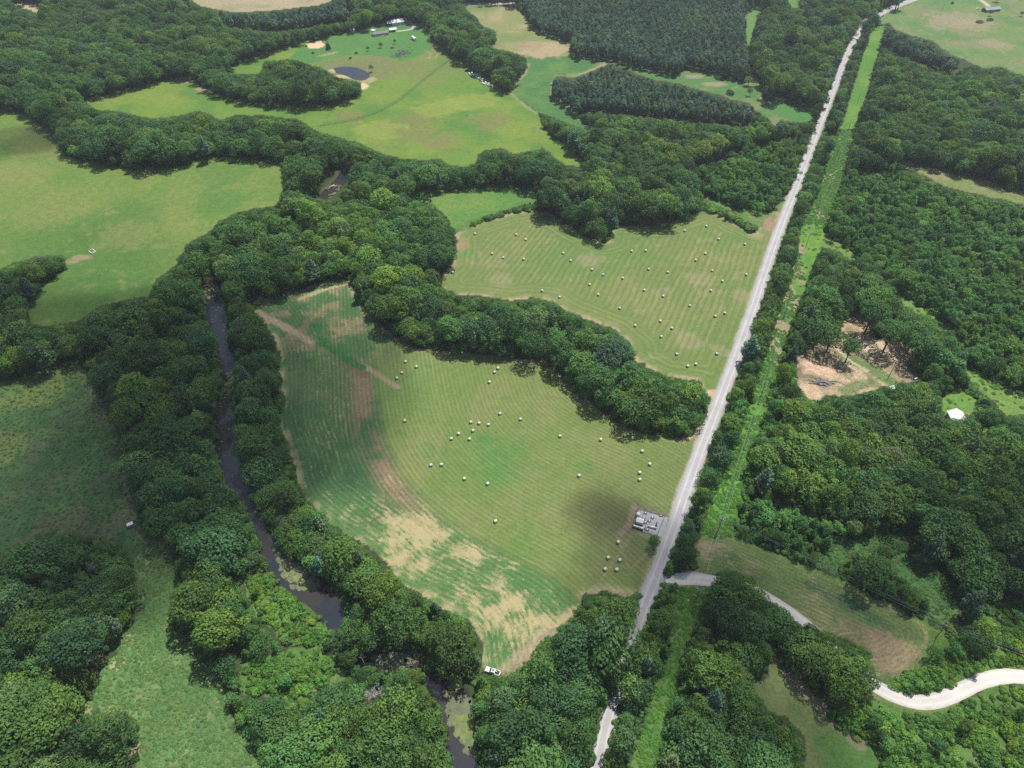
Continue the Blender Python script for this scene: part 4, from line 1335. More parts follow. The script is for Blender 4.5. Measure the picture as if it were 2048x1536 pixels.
def candidates(sp, seed, y0=72, y1=1420, jit=0.42):
    rng = np.random.default_rng(seed)
    ys = np.arange(y0, y1, sp * 0.866)
    out = []
    for k, y in enumerate(ys):
        hw = smax(y) + 12
        xs = np.arange(-hw + (k % 2) * sp / 2, hw, sp)
        out.append(np.stack([xs, np.full(len(xs), y)], 1))
    p = np.concatenate(out)
    return p + rng.uniform(-jit, jit, p.shape) * sp


def sees(x, y, h, r, want):
    """the crown of a plant standing at x, y lies over ground cover of a wanted sort"""
    ok = np.ones(len(x), bool)
    for ox, oy, z in ((0, 0, 0.55), (0, 0.5, 0.97), (-0.85, 0, 0.55), (0.85, 0, 0.55), (0, -0.75, 0.30), (0.6, 0.6, 0.75), (-0.6, 0.6, 0.75), (-0.55, -0.55, 0.35), (0.55, -0.55, 0.35)):
        px, py, _ = proj(x + ox * r, y + oy * r, z * h)
        ok &= np.isin(kind_at(px, py), want)
    return ok


def offroad(x, y, road=4.4, lane=2.7):
    m = dist_line(ROAD, x, y) > np.where(y < 205, 2.9, np.where(x > np.interp(y, ROAD[:, 1], ROAD[:, 0]), road + 1.6, road))
    m &= dist_line(LANE[::2], x, y) > lane
    m &= dist_line(PAVED, x, y) > 6.5
    m &= dist_line(TOPROAD, x, y) > 6
    m &= river_d(x, y) > -1.2
    m &= ~inside(POND, x, y)
    return m


PL = {k: [] for k in PROTO}     # rows: x, y, scale_xy, scale_z, rot, idx, tint rgb
CLEAR = [(P(1911, 842), 6.6), (P(1780, 777), 4.0), (P(1650, 690), 10.0), (P(1770, 690), 8.0), (P(745, 1410), 5.5), (P(730, 1325), 4.0), (P(515, 790), 2.5)]


def tint_at(x, y, rng, lo=0.78, hi=1.22):
    n = len(x)
    v = 0.72 + 0.56 * fbm(x, y, 45, 61, 3) + rng.normal(0, 0.17, n)
    yel = fbm(x, y, 26, 71, 3) - 0.5 + rng.normal(0, 0.14, n) + 0.30 * (rng.random(n) < 0.07)
    grey = (rng.random(n) < 0.06)
    px, py, _ = proj(x, y, 6)
    br = sstep(90, 0, np.hypot((px - 700) * 0.45, (py - 500) * 1.0)) * (py > 380)  # wood above the crop: sunlit look put into a lighter, yellower leaf tint
    br = np.maximum(br, sstep(130, 40, np.hypot((px - 1150) * 0.8, (py - 1400))) * 0.35)
    br = np.maximum(br, sstep(150, 40, np.hypot((px - 900) * 0.8, (py - 1300))) * 0.35)
    yel = yel + 0.25 * br
    v = v * (1 + 0.35 * br)
    yel = np.clip(yel, -0.16, 0.4)
    t = np.stack([v * (1 + 0.75 * yel), v * (1 + 0.25 * yel), v * (1.0 - 0.6 * yel)], 1)
    t[grey] *= np.array([1.35, 1.12, 1.5])
    return t.clip(0.35, 2.4)


def plant(kind, pts, hmul, want, seed, shrink=0.8, use_free=True, spread=(0.16, 0.12), prob=None, stampk=0.62, idxs=None):
    rng = np.random.default_rng(seed)
    dims = PROTO[kind][1]
    x, y = pts[:, 0], pts[:, 1]
    if prob is not None:
        k = rng.random(len(x)) < prob(x, y)
        x, y = x[k], y[k]
    idx = rng.choice(idxs, len(x)) if idxs else rng.integers(0, len(dims), len(x))
    s = hmul * np.exp(rng.normal(0, spread[0], len(x)))
    sx = s * np.exp(rng.normal(0, spread[1], len(x)))
    h = np.array([d[0] for d in dims])[idx] * s
    r = np.array([d[1] for d in dims])[idx] * sx
    ok = sees(x, y, h, r * shrink * (1.08 if kind == 'broad' else 1.0), want)
    if use_free:
        ok &= free(x, y)
    x, y, s, sx, idx, r = x[ok], y[ok], s[ok], sx[ok], idx[ok], r[ok]
    ok = offroad(x, y)
    for c, rr in CLEAR:
        ok &= np.hypot(x - c.x, y - c.y) > rr
    x, y, s, sx, idx, r = x[ok], y[ok], s[ok], sx[ok], idx[ok], r[ok]
    t = tint_at(x, y, rng)
    for i in range(len(x)):
        PL[kind].append((x[i], y[i], sx[i], s[i], rng.random() * 6.283, idx[i], *t[i]))
        stamp(x[i], y[i], r[i] * stampk)
    return len(x)


SMALLW = lambda x, y: sstep(1.25, 0.9, np.hypot((proj(x, y, 8)[0] - 700) / 190, (proj(x, y, 8)[1] - 490) / 85))
SM = [0, 1, 2, 3, 4, 5, 6]
plant('broad', candidates(15.5, 100), 1.0, [0], 200, 0.98, spread=(0.14, 0.10), prob=lambda x, y: np.where((proj(x, y, 8)[0] > 1440) & (proj(x, y, 8)[1] > 420) & (proj(x, y, 8)[1] < 1160), 0.22, 0.66) * (1 - SMALLW(x, y)), idxs=[7, 8, 9], stampk=0.68)
plant('young', candidates(10.5, 130), 1.42, [0], 230, 0.8, spread=(0.20, 0.12), prob=lambda x, y: 0.34 + 0 * x)
plant('pine', candidates(13.0, 131), 1.08, [0], 231, 0.8, prob=lambda x, y: 0.22 + 0 * x, idxs=[2])
plant('broad', candidates(10.0, 101), 1.12, [0], 201, 0.98, idxs=SM, spread=(0.18, 0.12))
plant('broad', candidates(7.4, 102), 0.80, [0], 202, 0.95, stampk=0.6, idxs=SM)
plant('broad', candidates(5.6, 103), 0.56, [0, 2], 203, 0.95, idxs=SM, prob=lambda x, y: np.where(np.isin(kind_at(*proj(x, y, 4)[:2]), [2]), 0.10, 0.8))
plant('pine', candidates(5.6, 104, jit=0.25), 1.0, [1], 204, 0.55, stampk=0.72, spread=(0.09, 0.08))
plant('pine', candidates(8.5, 114), 1.05, [0], 214, 0.6, prob=lambda x, y: 0.6 * (proj(x, y, 6)[1] < 330) * (proj(x, y, 6)[0] > 850))
plant('young', candidates(4.9, 105, jit=0.4), 1.0, [2], 205, 0.6, stampk=0.68, spread=(0.24, 0.12))
plant('young', candidates(4.2, 106), 0.7, [0], 206, 0.8)
plant('bush', candidates(3.3, 107), 1.0, [0, 2], 207, 0.85, spread=(0.25, 0.15), stampk=0.8)
plant('bush', candidates(2.6, 108), 0.75, [0], 208, 0.8, spread=(0.25, 0.15), stampk=0.8)
plant('brush', candidates(2.3, 109), 0.95, [3], 209, 0.7, spread=(0.32, 0.15), stampk=0.55, prob=lambda x, y: 0.6 + 0.4 * (fbm(x, y, 14, 5, 3) > 0.46))
plant('brush', candidates(2.2, 119), 0.7, [0], 219, 0.85, spread=(0.32, 0.15), stampk=0.6, prob=lambda x, y: 0.7 * (y < 420))
plant('bush', candidates(2.6, 120), 1.7, [3], 220, 0.8, spread=(0.25, 0.15), stampk=0.5, use_free=False, prob=lambda x, y: 0.9 * (proj(x, y, 2)[1] < 490))
plant('young', candidates(6.0, 110), 0.85, [3], 210, 0.7, use_free=False, prob=lambda x, y: 0.22 * (fbm(x, y, 20, 8, 2) > 0.5), idxs=[2])

# single bushes and small trees standing in the open: pixel of the foot, kind, prototype, scale, tint
SINGLES = []


# ------------------------------------------------------------------ plants: objects
def scatter(name, recs, meshes, label=None):
    """one object of many plants nobody could count (points instanced with geometry nodes)"""
    a = np.array(recs, float)
    me = bpy.data.meshes.new(name)
    n = len(a)
    me.vertices.add(n)
    co = np.zeros((n, 3), np.float32)
    co[:, :2] = a[:, :2]
    me.vertices.foreach_set('co', co.ravel())
    for an, ty, arr in (('scl', 'FLOAT_VECTOR', np.stack([a[:, 2] * (1 + 0.13 * np.sin(37 * a[:, 4])), a[:, 2] * (1 - 0.13 * np.sin(37 * a[:, 4])), a[:, 3]], 1)), ('rot', 'FLOAT', a[:, 4]), ('idx', 'INT', a[:, 5]), ('tint', 'FLOAT_VECTOR', a[:, 6:9])):
        at = me.attributes.new(an, ty, 'POINT')
        at.data.foreach_set('vector' if ty == 'FLOAT_VECTOR' else 'value', (arr.astype(np.int32) if ty == 'INT' else arr.astype(np.float32)).ravel())
    me.update()
    o = bpy.data.objects.new(name, me)
    COL.objects.link(o)
    ng = bpy.data.node_groups.new(name + '_spread', 'GeometryNodeTree')
    ng.interface.new_socket('Geometry', in_out='INPUT', socket_type='NodeSocketGeometry')
    ng.interface.new_socket('Geometry', in_out='OUTPUT', socket_type='NodeSocketGeometry')
    gi, go = ng.nodes.new('NodeGroupInput'), ng.nodes.new('NodeGroupOutput')
    join = ng.nodes.new('GeometryNodeJoinGeometry')
    for m in reversed(meshes):     # the join hands the last linked mesh index 0
        src = bpy.data.objects.new(name + '_source', m)     # not linked to the scene
        oi = ng.nodes.new('GeometryNodeObjectInfo')
        oi.inputs['Object'].default_value = src
        oi.inputs['As Instance'].default_value = False
        g2 = ng.nodes.new('GeometryNodeGeometryToInstance')
        ng.links.new(oi.outputs['Geometry'], g2.inputs[0])
        ng.links.new(g2.outputs[0], join.inputs[0])
    iop = ng.nodes.new('GeometryNodeInstanceOnPoints')
    ng.links.new(gi.outputs[0], iop.inputs['Points'])
    ng.links.new(join.outputs[0], iop.inputs['Instance'])
    iop.inputs['Pick Instance'].default_value = True

    def na(nm, ty):
        q = ng.nodes.new('GeometryNodeInputNamedAttribute')
        q.data_type = ty
        q.inputs['Name'].default_value = nm
        return q.outputs['Attribute']
    ng.links.new(na('idx', 'INT'), iop.inputs['Instance Index'])
    cx = ng.nodes.new('ShaderNodeCombineXYZ')
    ng.links.new(na('rot', 'FLOAT'), cx.inputs['Z'])
    ng.links.new(cx.outputs[0], iop.inputs['Rotation'])
    ng.links.new(na('scl', 'FLOAT_VECTOR'), iop.inputs['Scale'])
    ng.links.new(iop.outputs[0], go.inputs[0])
    md = o.modifiers.new('spread', 'NODES')
    md.node_group = ng
    return tag(o, label, kind='stuff')


def joined(cr, tr):
    """crown and trunk of one tree as one mesh, for the far woods"""
    vs = [np.array([v.co[:] for v in m.vertices]) for m in (cr, tr)]
    fs = [list(p.vertices) for p in cr.polygons] + [[i + len(vs[0]) for i in p.vertices] for p in tr.polygons]
    me = bpy.data.meshes.new('tree')
    me.from_pydata(np.concatenate(vs).tolist(), [], fs)
    me.materials.append(cr.materials[0])
    me.materials.append(BARK)
    me.polygons.foreach_set('material_index', [0] * len(cr.polygons) + [1] * len(tr.polygons))
    at = me.attributes.new('leafvar', 'FLOAT', 'POINT')
    va = np.zeros(len(me.vertices), np.float32)
    tmp = np.zeros(len(cr.vertices), np.float32)
    cr.attributes['leafvar'].data.foreach_get('value', tmp)
    va[:len(tmp)] = tmp
    at.data.foreach_set('value', va)
    me.update()
    return me


ANCH = {
    'wood facing tall grass': [(120, 1180), (60, 1330), (200, 1120), (40, 1250)],
    'grove below tall grass': [(120, 1490), (220, 1480)],
    'bank beside tall grass': [(400, 1180), (430, 1310), (480, 1250), (560, 1230)],
    'wood round bleached tree': [(600, 1470), (740, 1440), (500, 1430), (700, 1520), (860, 1480), (620, 1370)],
    'creek wood by crop': [(680, 1130), (760, 1250), (880, 1290), (640, 1060), (930, 1310)],
    'wood below the pickup': [(1050, 1400), (1150, 1300), (1000, 1480), (1180, 1230), (1120, 1480)],
    'trees over lower road': [(1275, 1400), (1325, 1250), (1250, 1490), (1370, 1120)],
    'river wood by meadow': [(300, 800), (350, 950), (250, 680), (430, 1040), (400, 880)],
    'bank along thin crop': [(500, 700), (510, 800), (530, 900), (560, 980), (480, 600)],
    'bright wood above crop': [(620, 500), (800, 470), (480, 470), (720, 430)],
    'copse between hay fields': [(900, 650), (1150, 700), (1350, 820), (780, 600), (1250, 770)],
    'clump jutting into pasture': [(40, 600), (80, 550), (100, 690)],
    'belt behind the pasture': [(300, 270), (500, 260), (150, 270), (400, 250)],
    'wood behind green meadow': [(950, 340), (750, 330), (620, 360)],
    'wooded point above bales': [(1180, 430), (1300, 400), (1350, 340)],
    'strip beside gravel road': [(1575, 500), (1490, 740), (1430, 920), (1640, 350), (1540, 590)],
    'wood round cleared site': [(1650, 560), (1850, 620), (1700, 820), (1900, 720), (1600, 680)],
    'wood past power line': [(1750, 900), (1650, 980), (1850, 920), (1560, 900)],
    'wood behind bushy glade': [(1950, 1100), (2000, 1000), (1960, 940)],
    'trees edging the glade': [(1780, 1160), (1700, 1120), (1950, 1250)],
    'knoll beside stubble field': [(1450, 1220), (1400, 1300)],
    'grove by low pasture': [(1420, 1420), (1400, 1500), (1560, 1490)],
    'trees shading curved drive': [(1640, 1330), (1690, 1370), (1600, 1270)],
    'brush below curved drive': [(1850, 1480), (1980, 1450), (1750, 1480)],
    'brush inside drive bend': [(1830, 1340), (1950, 1300), (2020, 1270)],
    'young woods past clearing': [(1850, 450), (1950, 550), (1780, 420), (2000, 650)],
    'young wood by road': [(1480, 360), (1550, 320)],
    'plantation across green strip': [(1300, 60), (1420, 100)],
    'plantation between green strips': [(1280, 190), (1420, 220)],
    'wedge by white bales': [(960, 120), (1010, 150), (900, 70)],
    'far wood behind home': [(200, 120), (400, 100), (650, 40), (300, 60)],
    'clump beside the pond': [(560, 170), (640, 180)],
}
LANDMARKS = [('the white feeder', (262, 1049)), ('the square frame', (185, 503)), ('the pickup', (985, 1341)), ('the gas station', (1295, 1045)), ('the lily pads', (450, 850)), ('the duckweed pool', (600, 1150)), ('the algae pool', (925, 1440)), ('the bleached tree', (745, 1415)),
             ('the driftwood', (660, 375)), ('the field entrance', (1390, 865)), ('the sandy entrance', (1428, 786)), ('the green gully', (690, 715)), ('the white barn', (1910, 835)), ('the log pile', (1645, 770)), ('the tall oak', (1766, 700)), ('the transformer pole', (1436, 1062)), ('the pond', (705, 145)),
             ('the drive bend', (1850, 1408)), ('the drive mouth', (1400, 1158)), ('the blunt stubble end', (1850, 1280)), ('the wire pole', (1872, 1275)), ('the glade', (1850, 1160)), ('the low pasture corner', (1555, 1320)), ('the low pasture foot', (1700, 1500)), ('the grass neck', (300, 1110)), ('the grass foot', (400, 1500)),
             ('the grass tip', (170, 1420)), ('the meadow corner', (170, 725)), ('the pasture corner', (60, 650)), ('the pasture bay', (560, 380)), ('the green meadow', (900, 400)), ('the wooded point', (1210, 485)), ('the copse shoulder', (1265, 690)), ('the narrow hay end', (890, 560)), ('the crop top', (690, 560)), ('the bare soil', (1655, 365)),
             ('the grassy crossing', (1630, 490)), ('the grey bare tree', (1771, 945)), ('the grass lane', (1760, 1075)), ('the wide dome tree', (1940, 1290)), ('the lower road', (1205, 1480)), ('the road gap', (1285, 1225)), ('the forked snag', (731, 1334)), ('the river top', (430, 570)), ('the dead tree', (517, 806)), ('the crop bend', (595, 960)), ('the crop foot', (830, 1180)),
             ('the far tan strip', (1900, 360)), ('the light green lane', (1850, 620)), ('the meadow track', (640, 250)), ('the far bay', (380, 155)), ('the white bales', (965, 160)), ('the strip neck', (1497, 180)), ('the green pocket', (1590, 220))]
LMX = np.array([q[1] for q in LANDMARKS], float)
AN = [(k, np.array(v, float)) for k, v in ANCH.items()]


def wood_of(px, py):
    return min(AN, key=lambda q: float(((q[1] - (px, py)) ** 2).sum(1).min()))[0]


def tintword(t):
    y = t[0] / t[1]
    if y > 1.22:
        return 'yellow-green'
    if y < 0.80:
        return 'blue-green'
    return 'pale-green' if t[1] > 1.12 else ('dark-green' if t[1] < 0.9 else 'mid-green')


WORDS = {'broad': ('broadleaf_tree', 'broadleaf tree', 'tree'), 'pine': ('pine_tree', 'pine tree', 'tree'), 'young': ('young_tree', 'young tree', 'tree'),
         'bush': ('bush', 'leafy bush', 'bush'), 'brush': ('brush_shrub', 'brush shrub', 'shrub')}
SPLIT = {}
ORDS = ['first', 'second', 'third', 'fourth', 'fifth', 'sixth', 'seventh', 'eighth', 'ninth', 'tenth', 'eleventh', 'twelfth', 'thirteenth', 'fourteenth', 'fifteenth', 'sixteenth', 'seventeenth', 'eighteenth', 'nineteenth', 'twentieth']


def size_word(h, kind):
    a, c = {'broad': (12, 18.5), 'pine': (14.3, 16.4), 'young': (7.2, 11.0), 'bush': (2.0, 2.9), 'brush': (1.7, 2.4)}[kind]
    return 'small' if h < a else ('tall' if h > c else 'middling')


for kind, recs in PL.items():
    a = np.array(recs, float)
    protos, dims = PROTO[kind]
    h = np.array([d[0] for d in dims])[a[:, 5].astype(int)] * a[:, 3]
    r = np.array([d[1] for d in dims])[a[:, 5].astype(int)] * a[:, 2]
    px, py, d = proj(a[:, 0], a[:, 1], h * 0.6)
    vis = (px > 6) & (px < 2042) & (py > 6) & (py < 1530)
    score = np.where(vis, np.sqrt(r * h) / d, -1)
    order = np.argsort(-score)
    top = order[:292]
    rest = order[292:]
    nm, word, cat = WORDS[kind]
    LABS, sets = {}, {}
    for i in top:
        q = LMX - np.array([px[i], py[i]])
        q = np.hypot(q[:, 0], q[:, 1])
        m = int(q.argmin())
        sets.setdefault((f'{size_word(h[i], kind)} {tintword(a[i, 6:9])} {word}, {wood_of(px[i], py[i])}', LANDMARKS[m][0]), []).append((q[m], i))
    for (k0, lm), lst in sets.items():
        lst.sort()
        for n_, (_, i) in enumerate(lst):
            LABS[i] = f'{k0}, {ORDS[n_]} out from {lm}' if n_ < len(ORDS) else f'{k0}, well away from {lm}'
    for i in top:
        x, y, sx, sz, rot, idx = a[i, :6]
        t = a[i, 6:9]
        wd = wood_of(px[i], py[i])
        lab = LABS[i]
        grp = f'{word}s in the {wd}'
        pr = protos[int(idx)]
        if isinstance(pr, tuple):
            o = empty(nm, (x, y, 0), lab, cat, grp, rot)
            o.scale = (sx * (1 + 0.13 * math.sin(37 * rot)), sx * (1 - 0.13 * math.sin(37 * rot)), sz)
            for pn, m in (('crown', pr[0]), ('trunk', pr[1])):
                c = bpy.data.objects.new(pn, m)
                c.parent = o
                c['tint'] = [float(q) for q in t]
                COL.objects.link(c)
        else:
            o = bpy.data.objects.new(nm, pr)
            o.location, o.rotation_euler, o.scale = (x, y, 0), (0, 0, rot), (sx, sx, sz)
            o['tint'] = [float(q) for q in t]
            COL.objects.link(o)
            tag(o, lab, cat, grp)
    SPLIT[kind] = (len(top), len(rest))
    if len(rest):
        ms = [joined(*p) if isinstance(p, tuple) else p for p in protos]
        scatter({'broad': 'broadleaf_woods', 'pine': 'pine_woods', 'young': 'young_woods', 'bush': 'undergrowth', 'brush': 'brush_thicket'}[kind], a[rest], ms)

# coarse grass and weeds in the rough places
rng = np.random.default_rng(77)
gr = []
for keys, sp, sc, tint in ((('tallgrass',), 1.15, 0.85, (0.92, 1.12, 1.0)), (('darkmeadow',), 2.2, 0.8, (0.62, 0.80, 0.72)), (('corridor', 'lowcorridor', 'branch', 'lanea', 'laneb', 'lanec', 'laned'), 1.4, 1.15, (1.0, 1.0, 1.0)),
                           (('brushgrass', 'grasslane'), 1.6, 1.0, (0.55, 0.78, 0.66)), (('drive', 'pad'), 2.4, 0.8, (1.0, 1.0, 0.85))):
    c = candidates(sp, 300 + len(gr), 72, 640)
    m = np.zeros(len(c), bool)
    for k in keys:
        m |= inside(OPENW[k], c[:, 0], c[:, 1])
    c = c[m]
    c = c[(dist_line(ROAD, c[:, 0], c[:, 1]) > 4.6)]
    c = c[(dist_line(LANE[::2], c[:, 0], c[:, 1]) > 4.2)]
    c = c[~inside(STATION, c[:, 0], c[:, 1])]
    f = fbm(c[:, 0], c[:, 1], 6, 33, 3)
    for (x, y), q in zip(c, f):
        if keys[0] == 'corridor' and 215 < y < 480 and rng.random() < 0.0 + 0.92 * (270 < y < 470) * (fbm(np.array([x]), np.array([y]), 16, 91, 3)[0] > 0.44):
            continue
        if rng.random() < 0.45 + 1.1 * (q - 0.3):
            v = rng.uniform(0.82, 1.18)
            s = sc * rng.uniform(0.6, 1.35)
            gr.append((x, y, s, s * rng.uniform(0.7, 1.2), rng.random() * 6.28, 2 if keys[0] == 'corridor' else rng.integers(0, 2), (1.0 if keys[0] != 'corridor' else 0.95) * tint[0] * v * (1 + 0.4 * (rng.random() - 0.4)), tint[1] * v, tint[2] * v))
scatter('coarse_grass', gr, GRASS)
print('PLANTS', SPLIT, 'grass', len(gr))

# ------------------------------------------------------------------ single trees and bushes standing in the open
TALLB = [broadleaf(51, 24, 8.6, 44, 130, 0.70, flat=0.22, low=0.46, lobe=(0.26, 0.40)), broadleaf(52, 17, 8.8, 46, 125, 0.68, flat=0.30, low=0.34, lobe=(0.24, 0.38))]


def solo(px, py, proto, sx, sz, nm, lab, cat, tint=(1, 1, 1), group=None, rot=None):
    g = P(px, py)
    rz = random.random() * 6.28 if rot is None else rot
    if isinstance(proto, tuple):
        o = empty(nm, (g.x, g.y, 0), lab, cat, group, rz)
        o.scale = (sx, sx, sz)
        for pn, m in (('crown', proto[0]), ('trunk', proto[1])):
            c = bpy.data.objects.new(pn, m)
            c.parent = o
            c['tint'] = list(tint)
            COL.objects.link(c)
    else:
        o = bpy.data.objects.new(nm, proto)
        o.location, o.rotation_euler, o.scale = (g.x, g.y, 0), (0, 0, rz), (sx, sx, sz)
        o['tint'] = list(tint)
        COL.objects.link(o)
        tag(o, lab, cat, group)
    return o


solo(1652, 704, TALLB[1], 1.12, 1.1, 'oak_tree', 'broad dark oak leaning over the orange soil of the cleared site', 'tree', (0.85, 0.9, 0.9))
solo(1690, 725, BROAD[1], 1.0, 1.0, 'small_oak_tree', 'slim young oak beside the wheel ruts on the cleared site', 'tree', (1.0, 1.05, 0.9))
solo(1766, 703, TALLB[0], 1.0, 1.0, 'tall_oak_tree', 'tall bare trunked oak alone on the pale soil of the clearing', 'tree', (1.05, 1.1, 0.95))
solo(1728, 668, TALLB[0], 1.0, 1.05, 'tall_oak_tree', 'tall oak with vine covered trunk behind the brown soil patch', 'tree', (0.85, 0.95, 0.9))
solo(1833, 728, TALLB[0], 1.05, 0.95, 'tall_oak_tree', 'big spreading oak shading the far corner of the cleared site', 'tree', (0.95, 1.0, 0.95))
solo(1622, 655, TALLB[1], 0.95, 1.2, 'oak_tree', 'huge domed oak between the power line and the cleared site', 'tree', (0.95, 1.0, 0.95))
solo(1640, 610, TALLB[1], 0.8, 1.15, 'oak_tree', 'rounded oak just behind the huge domed oak', 'tree', (1.0, 1.0, 0.95))
solo(743, 144, BROAD[5], 0.55, 0.62, 'pond_tree', 'pale young tree on the bank of the dark pond', 'tree', (1.3, 1.25, 1.1))
solo(704, 190, BROAD[2], 1.0, 0.95, 'round_tree', 'round dark tree between the pond and the meadow clump', 'tree', (0.8, 0.9, 0.9))
solo(657, 99, YOUNG[0], 1.2, 0.95, 'cedar_tree', 'dark bushy cedar beside the sandy square', 'tree', (0.55, 0.6, 0.7))
solo(613, 93, BUSH[1], 1.0, 1.0, 'bush', 'small dark bush at the outer corner of the sandy square', 'bush', (0.6, 0.65, 0.7))
solo(626, 107, BUSH[0], 1.2, 1.0, 'bush', 'lone round bush on the lawn below the sandy square', 'bush', (0.55, 0.6, 0.7))
solo(700, 118, BUSH[1], 1.2, 1.1, 'bush', 'lone bush on the lawn above the pond', 'bush', (0.55, 0.65, 0.7))
solo(713, 107, BUSH[0], 1.2, 1.0, 'bush', 'squat bush first in the row of yard trees', 'bush', (0.55, 0.65, 0.7))
solo(736, 102, BROAD[5], 0.42, 0.42, 'yard_tree', 'small round yard tree second in the row below the mobile home', 'tree', (0.7, 0.8, 0.8))
solo(762, 96, BROAD[2], 0.42, 0.46, 'yard_tree', 'small round yard tree third in the row below the mobile home', 'tree', (0.7, 0.8, 0.8))
solo(790, 88, BROAD[5], 0.40, 0.45, 'yard_tree', 'small yard tree nearer the camper in the row', 'tree', (0.7, 0.8, 0.8))
solo(785, 96, BUSH[0], 1.3, 0.7, 'bush', 'low brown shrub on the lawn above the burn pile', 'bush', (0.9, 0.7, 0.6))
solo(1437, 158, BUSH[2], 2.0, 2.0, 'bush', 'wide bush alone in the green strip below the plantation', 'bush', (0.7, 0.8, 0.8))
solo(1496, 172, BROAD[0], 0.85, 0.6, 'round_tree', 'round tree at the narrow neck of the green strip', 'tree', (0.9, 0.95, 0.9))
solo(1498, 192, BROAD[5], 0.6, 0.65, 'small_tree', 'small dark tree standing in the green strip below the round one', 'tree', (0.7, 0.8, 0.8))
solo(1461, 188, BUSH[2], 2.2, 2.2, 'bush', 'dark bush at the back edge of the lower plantation', 'bush', (0.6, 0.7, 0.7))
solo(1131, 167, YOUNG[1], 0.68, 0.72, 'small_cedar', 'tiny cedar alone on the dark green field', 'tree', (0.6, 0.7, 0.7))
solo(1120, 208, BUSH[0], 1.2, 1.2, 'bush', 'little bush on the path round the lower plantation', 'bush', (0.7, 0.8, 0.8))
solo(1168, 244, YOUNG[0], 0.88, 0.72, 'small_cedar', 'upright little cedar where the path meets the trees', 'tree', (0.7, 0.8, 0.8))
solo(1176, 241, YOUNG[1], 0.68, 0.72, 'small_cedar', 'smaller cedar next to the path by the trees', 'tree', (0.8, 0.9, 0.8))
solo(1610, 222, YOUNG[1], 0.61, 0.65, 'small_cedar', 'small cedar in the green pocket beside the gravel road', 'tree', (0.5, 0.6, 0.65))
solo(1701, 308, BROAD[5], 0.7, 0.75, 'small_tree', 'dark round tree inside the power line clearing', 'tree', (0.65, 0.75, 0.75))
solo(1838, 1128, BROAD[2], 0.62, 0.62, 'small_tree', 'dark round tree alone in the shaded glade', 'tree', (0.6, 0.7, 0.75))
solo(1800, 1195, BROAD[0], 0.62, 0.6, 'small_tree', 'leafy tree bordering the glade beside the wires', 'tree', (0.8, 0.9, 0.85))
solo(1838, 1218, YOUNG[0], 1.09, 0.83, 'cedar_tree', 'dark pointed cedar between the glade and the stubble field', 'tree', (0.6, 0.7, 0.75))
solo(1858, 1320, BROAD[5], 0.62, 0.66, 'small_tree', 'dark round tree at the blunt end of the stubble field', 'tree', (0.65, 0.75, 0.75))
solo(1940, 1290, TALLB[1], 0.66, 0.62, 'wide_tree', 'wide dome shaped tree beside the wooden pole and wires', 'tree', (0.85, 0.95, 0.9))
solo(1306, 1095, BROAD[5], 0.55, 0.6, 'small_tree', 'small bright tree at the corner of the fenced gas station', 'tree', (0.9, 1.0, 0.8))
solo(1308, 1082, BUSH[2], 1.0, 1.2, 'bush', 'low green bush against the fenced gas station', 'bush', (0.9, 1.0, 0.8))
solo(1979, 32, BROAD[5], 0.62, 0.6, 'yard_tree', 'small dark tree in front of the long grey roofed house', 'tree', (0.7, 0.8, 0.85))
solo(1992, 4, BROAD[2], 0.8, 0.7, 'yard_tree', 'dark tree behind the long grey roofed house', 'tree', (0.6, 0.7, 0.75))
solo(1958, 45, BUSH[2], 2.2, 1.6, 'bush', 'wide bush at the end of the far fence line', 'bush', (0.6, 0.7, 0.7))
solo(1979, 41, BUSH[2], 1.8, 1.8, 'bush', 'round bush midway along the far fence line', 'bush', (0.6, 0.7, 0.7))
solo(2042, 33, BROAD[5], 0.55, 0.5, 'small_tree', 'small dark tree where the two far fences meet', 'tree', (0.6, 0.7, 0.7))
solo(1904, 8, BUSH[1], 1.6, 1.4, 'bush', 'lone bush high on the far pasture', 'bush', (0.5, 0.6, 0.65))

for k, (x_, y_, sx_, sz_, lab) in enumerate(((1440, 1190, 0.85, 0.66, 'leafy tree crowding the gravel apron where the side lane dips away'), (1463, 1197, 0.9, 0.70, 'second leafy tree hiding the side lane past the gravel apron'), (1487, 1206, 0.85, 0.62, 'third leafy tree hiding the side lane past the gravel apron'), (1509, 1214, 0.7, 0.55, 'low tree on the knoll just before the lane reappears'),
                                              (1560, 1245, 0.7, 0.52, 'low tree between the two visible bits of side lane'), (1632, 1297, 0.9, 0.62, 'leafy tree hiding the lane below the stubble field'), (1660, 1322, 1.0, 0.72, 'larger leafy tree hiding the lane below the stubble field'), (1690, 1350, 1.05, 0.75, 'big leafy tree above the mouth of the pale curved drive'), (1716, 1380, 0.95, 0.75, 'dark tree standing right at the mouth of the curved drive'),
                                              (1915, 872, 0.85, 0.66, 'tree overlapping the front eave of the white roofed barn'), (1934, 862, 0.8, 0.62, 'tree against the side of the white roofed barn'))):
    solo(x_, y_, BROAD[(k * 3 + 1) % 7], sx_, sz_, 'roadside_tree', lab, 'tree', (0.85 + 0.05 * (k % 3), 0.92, 0.9))

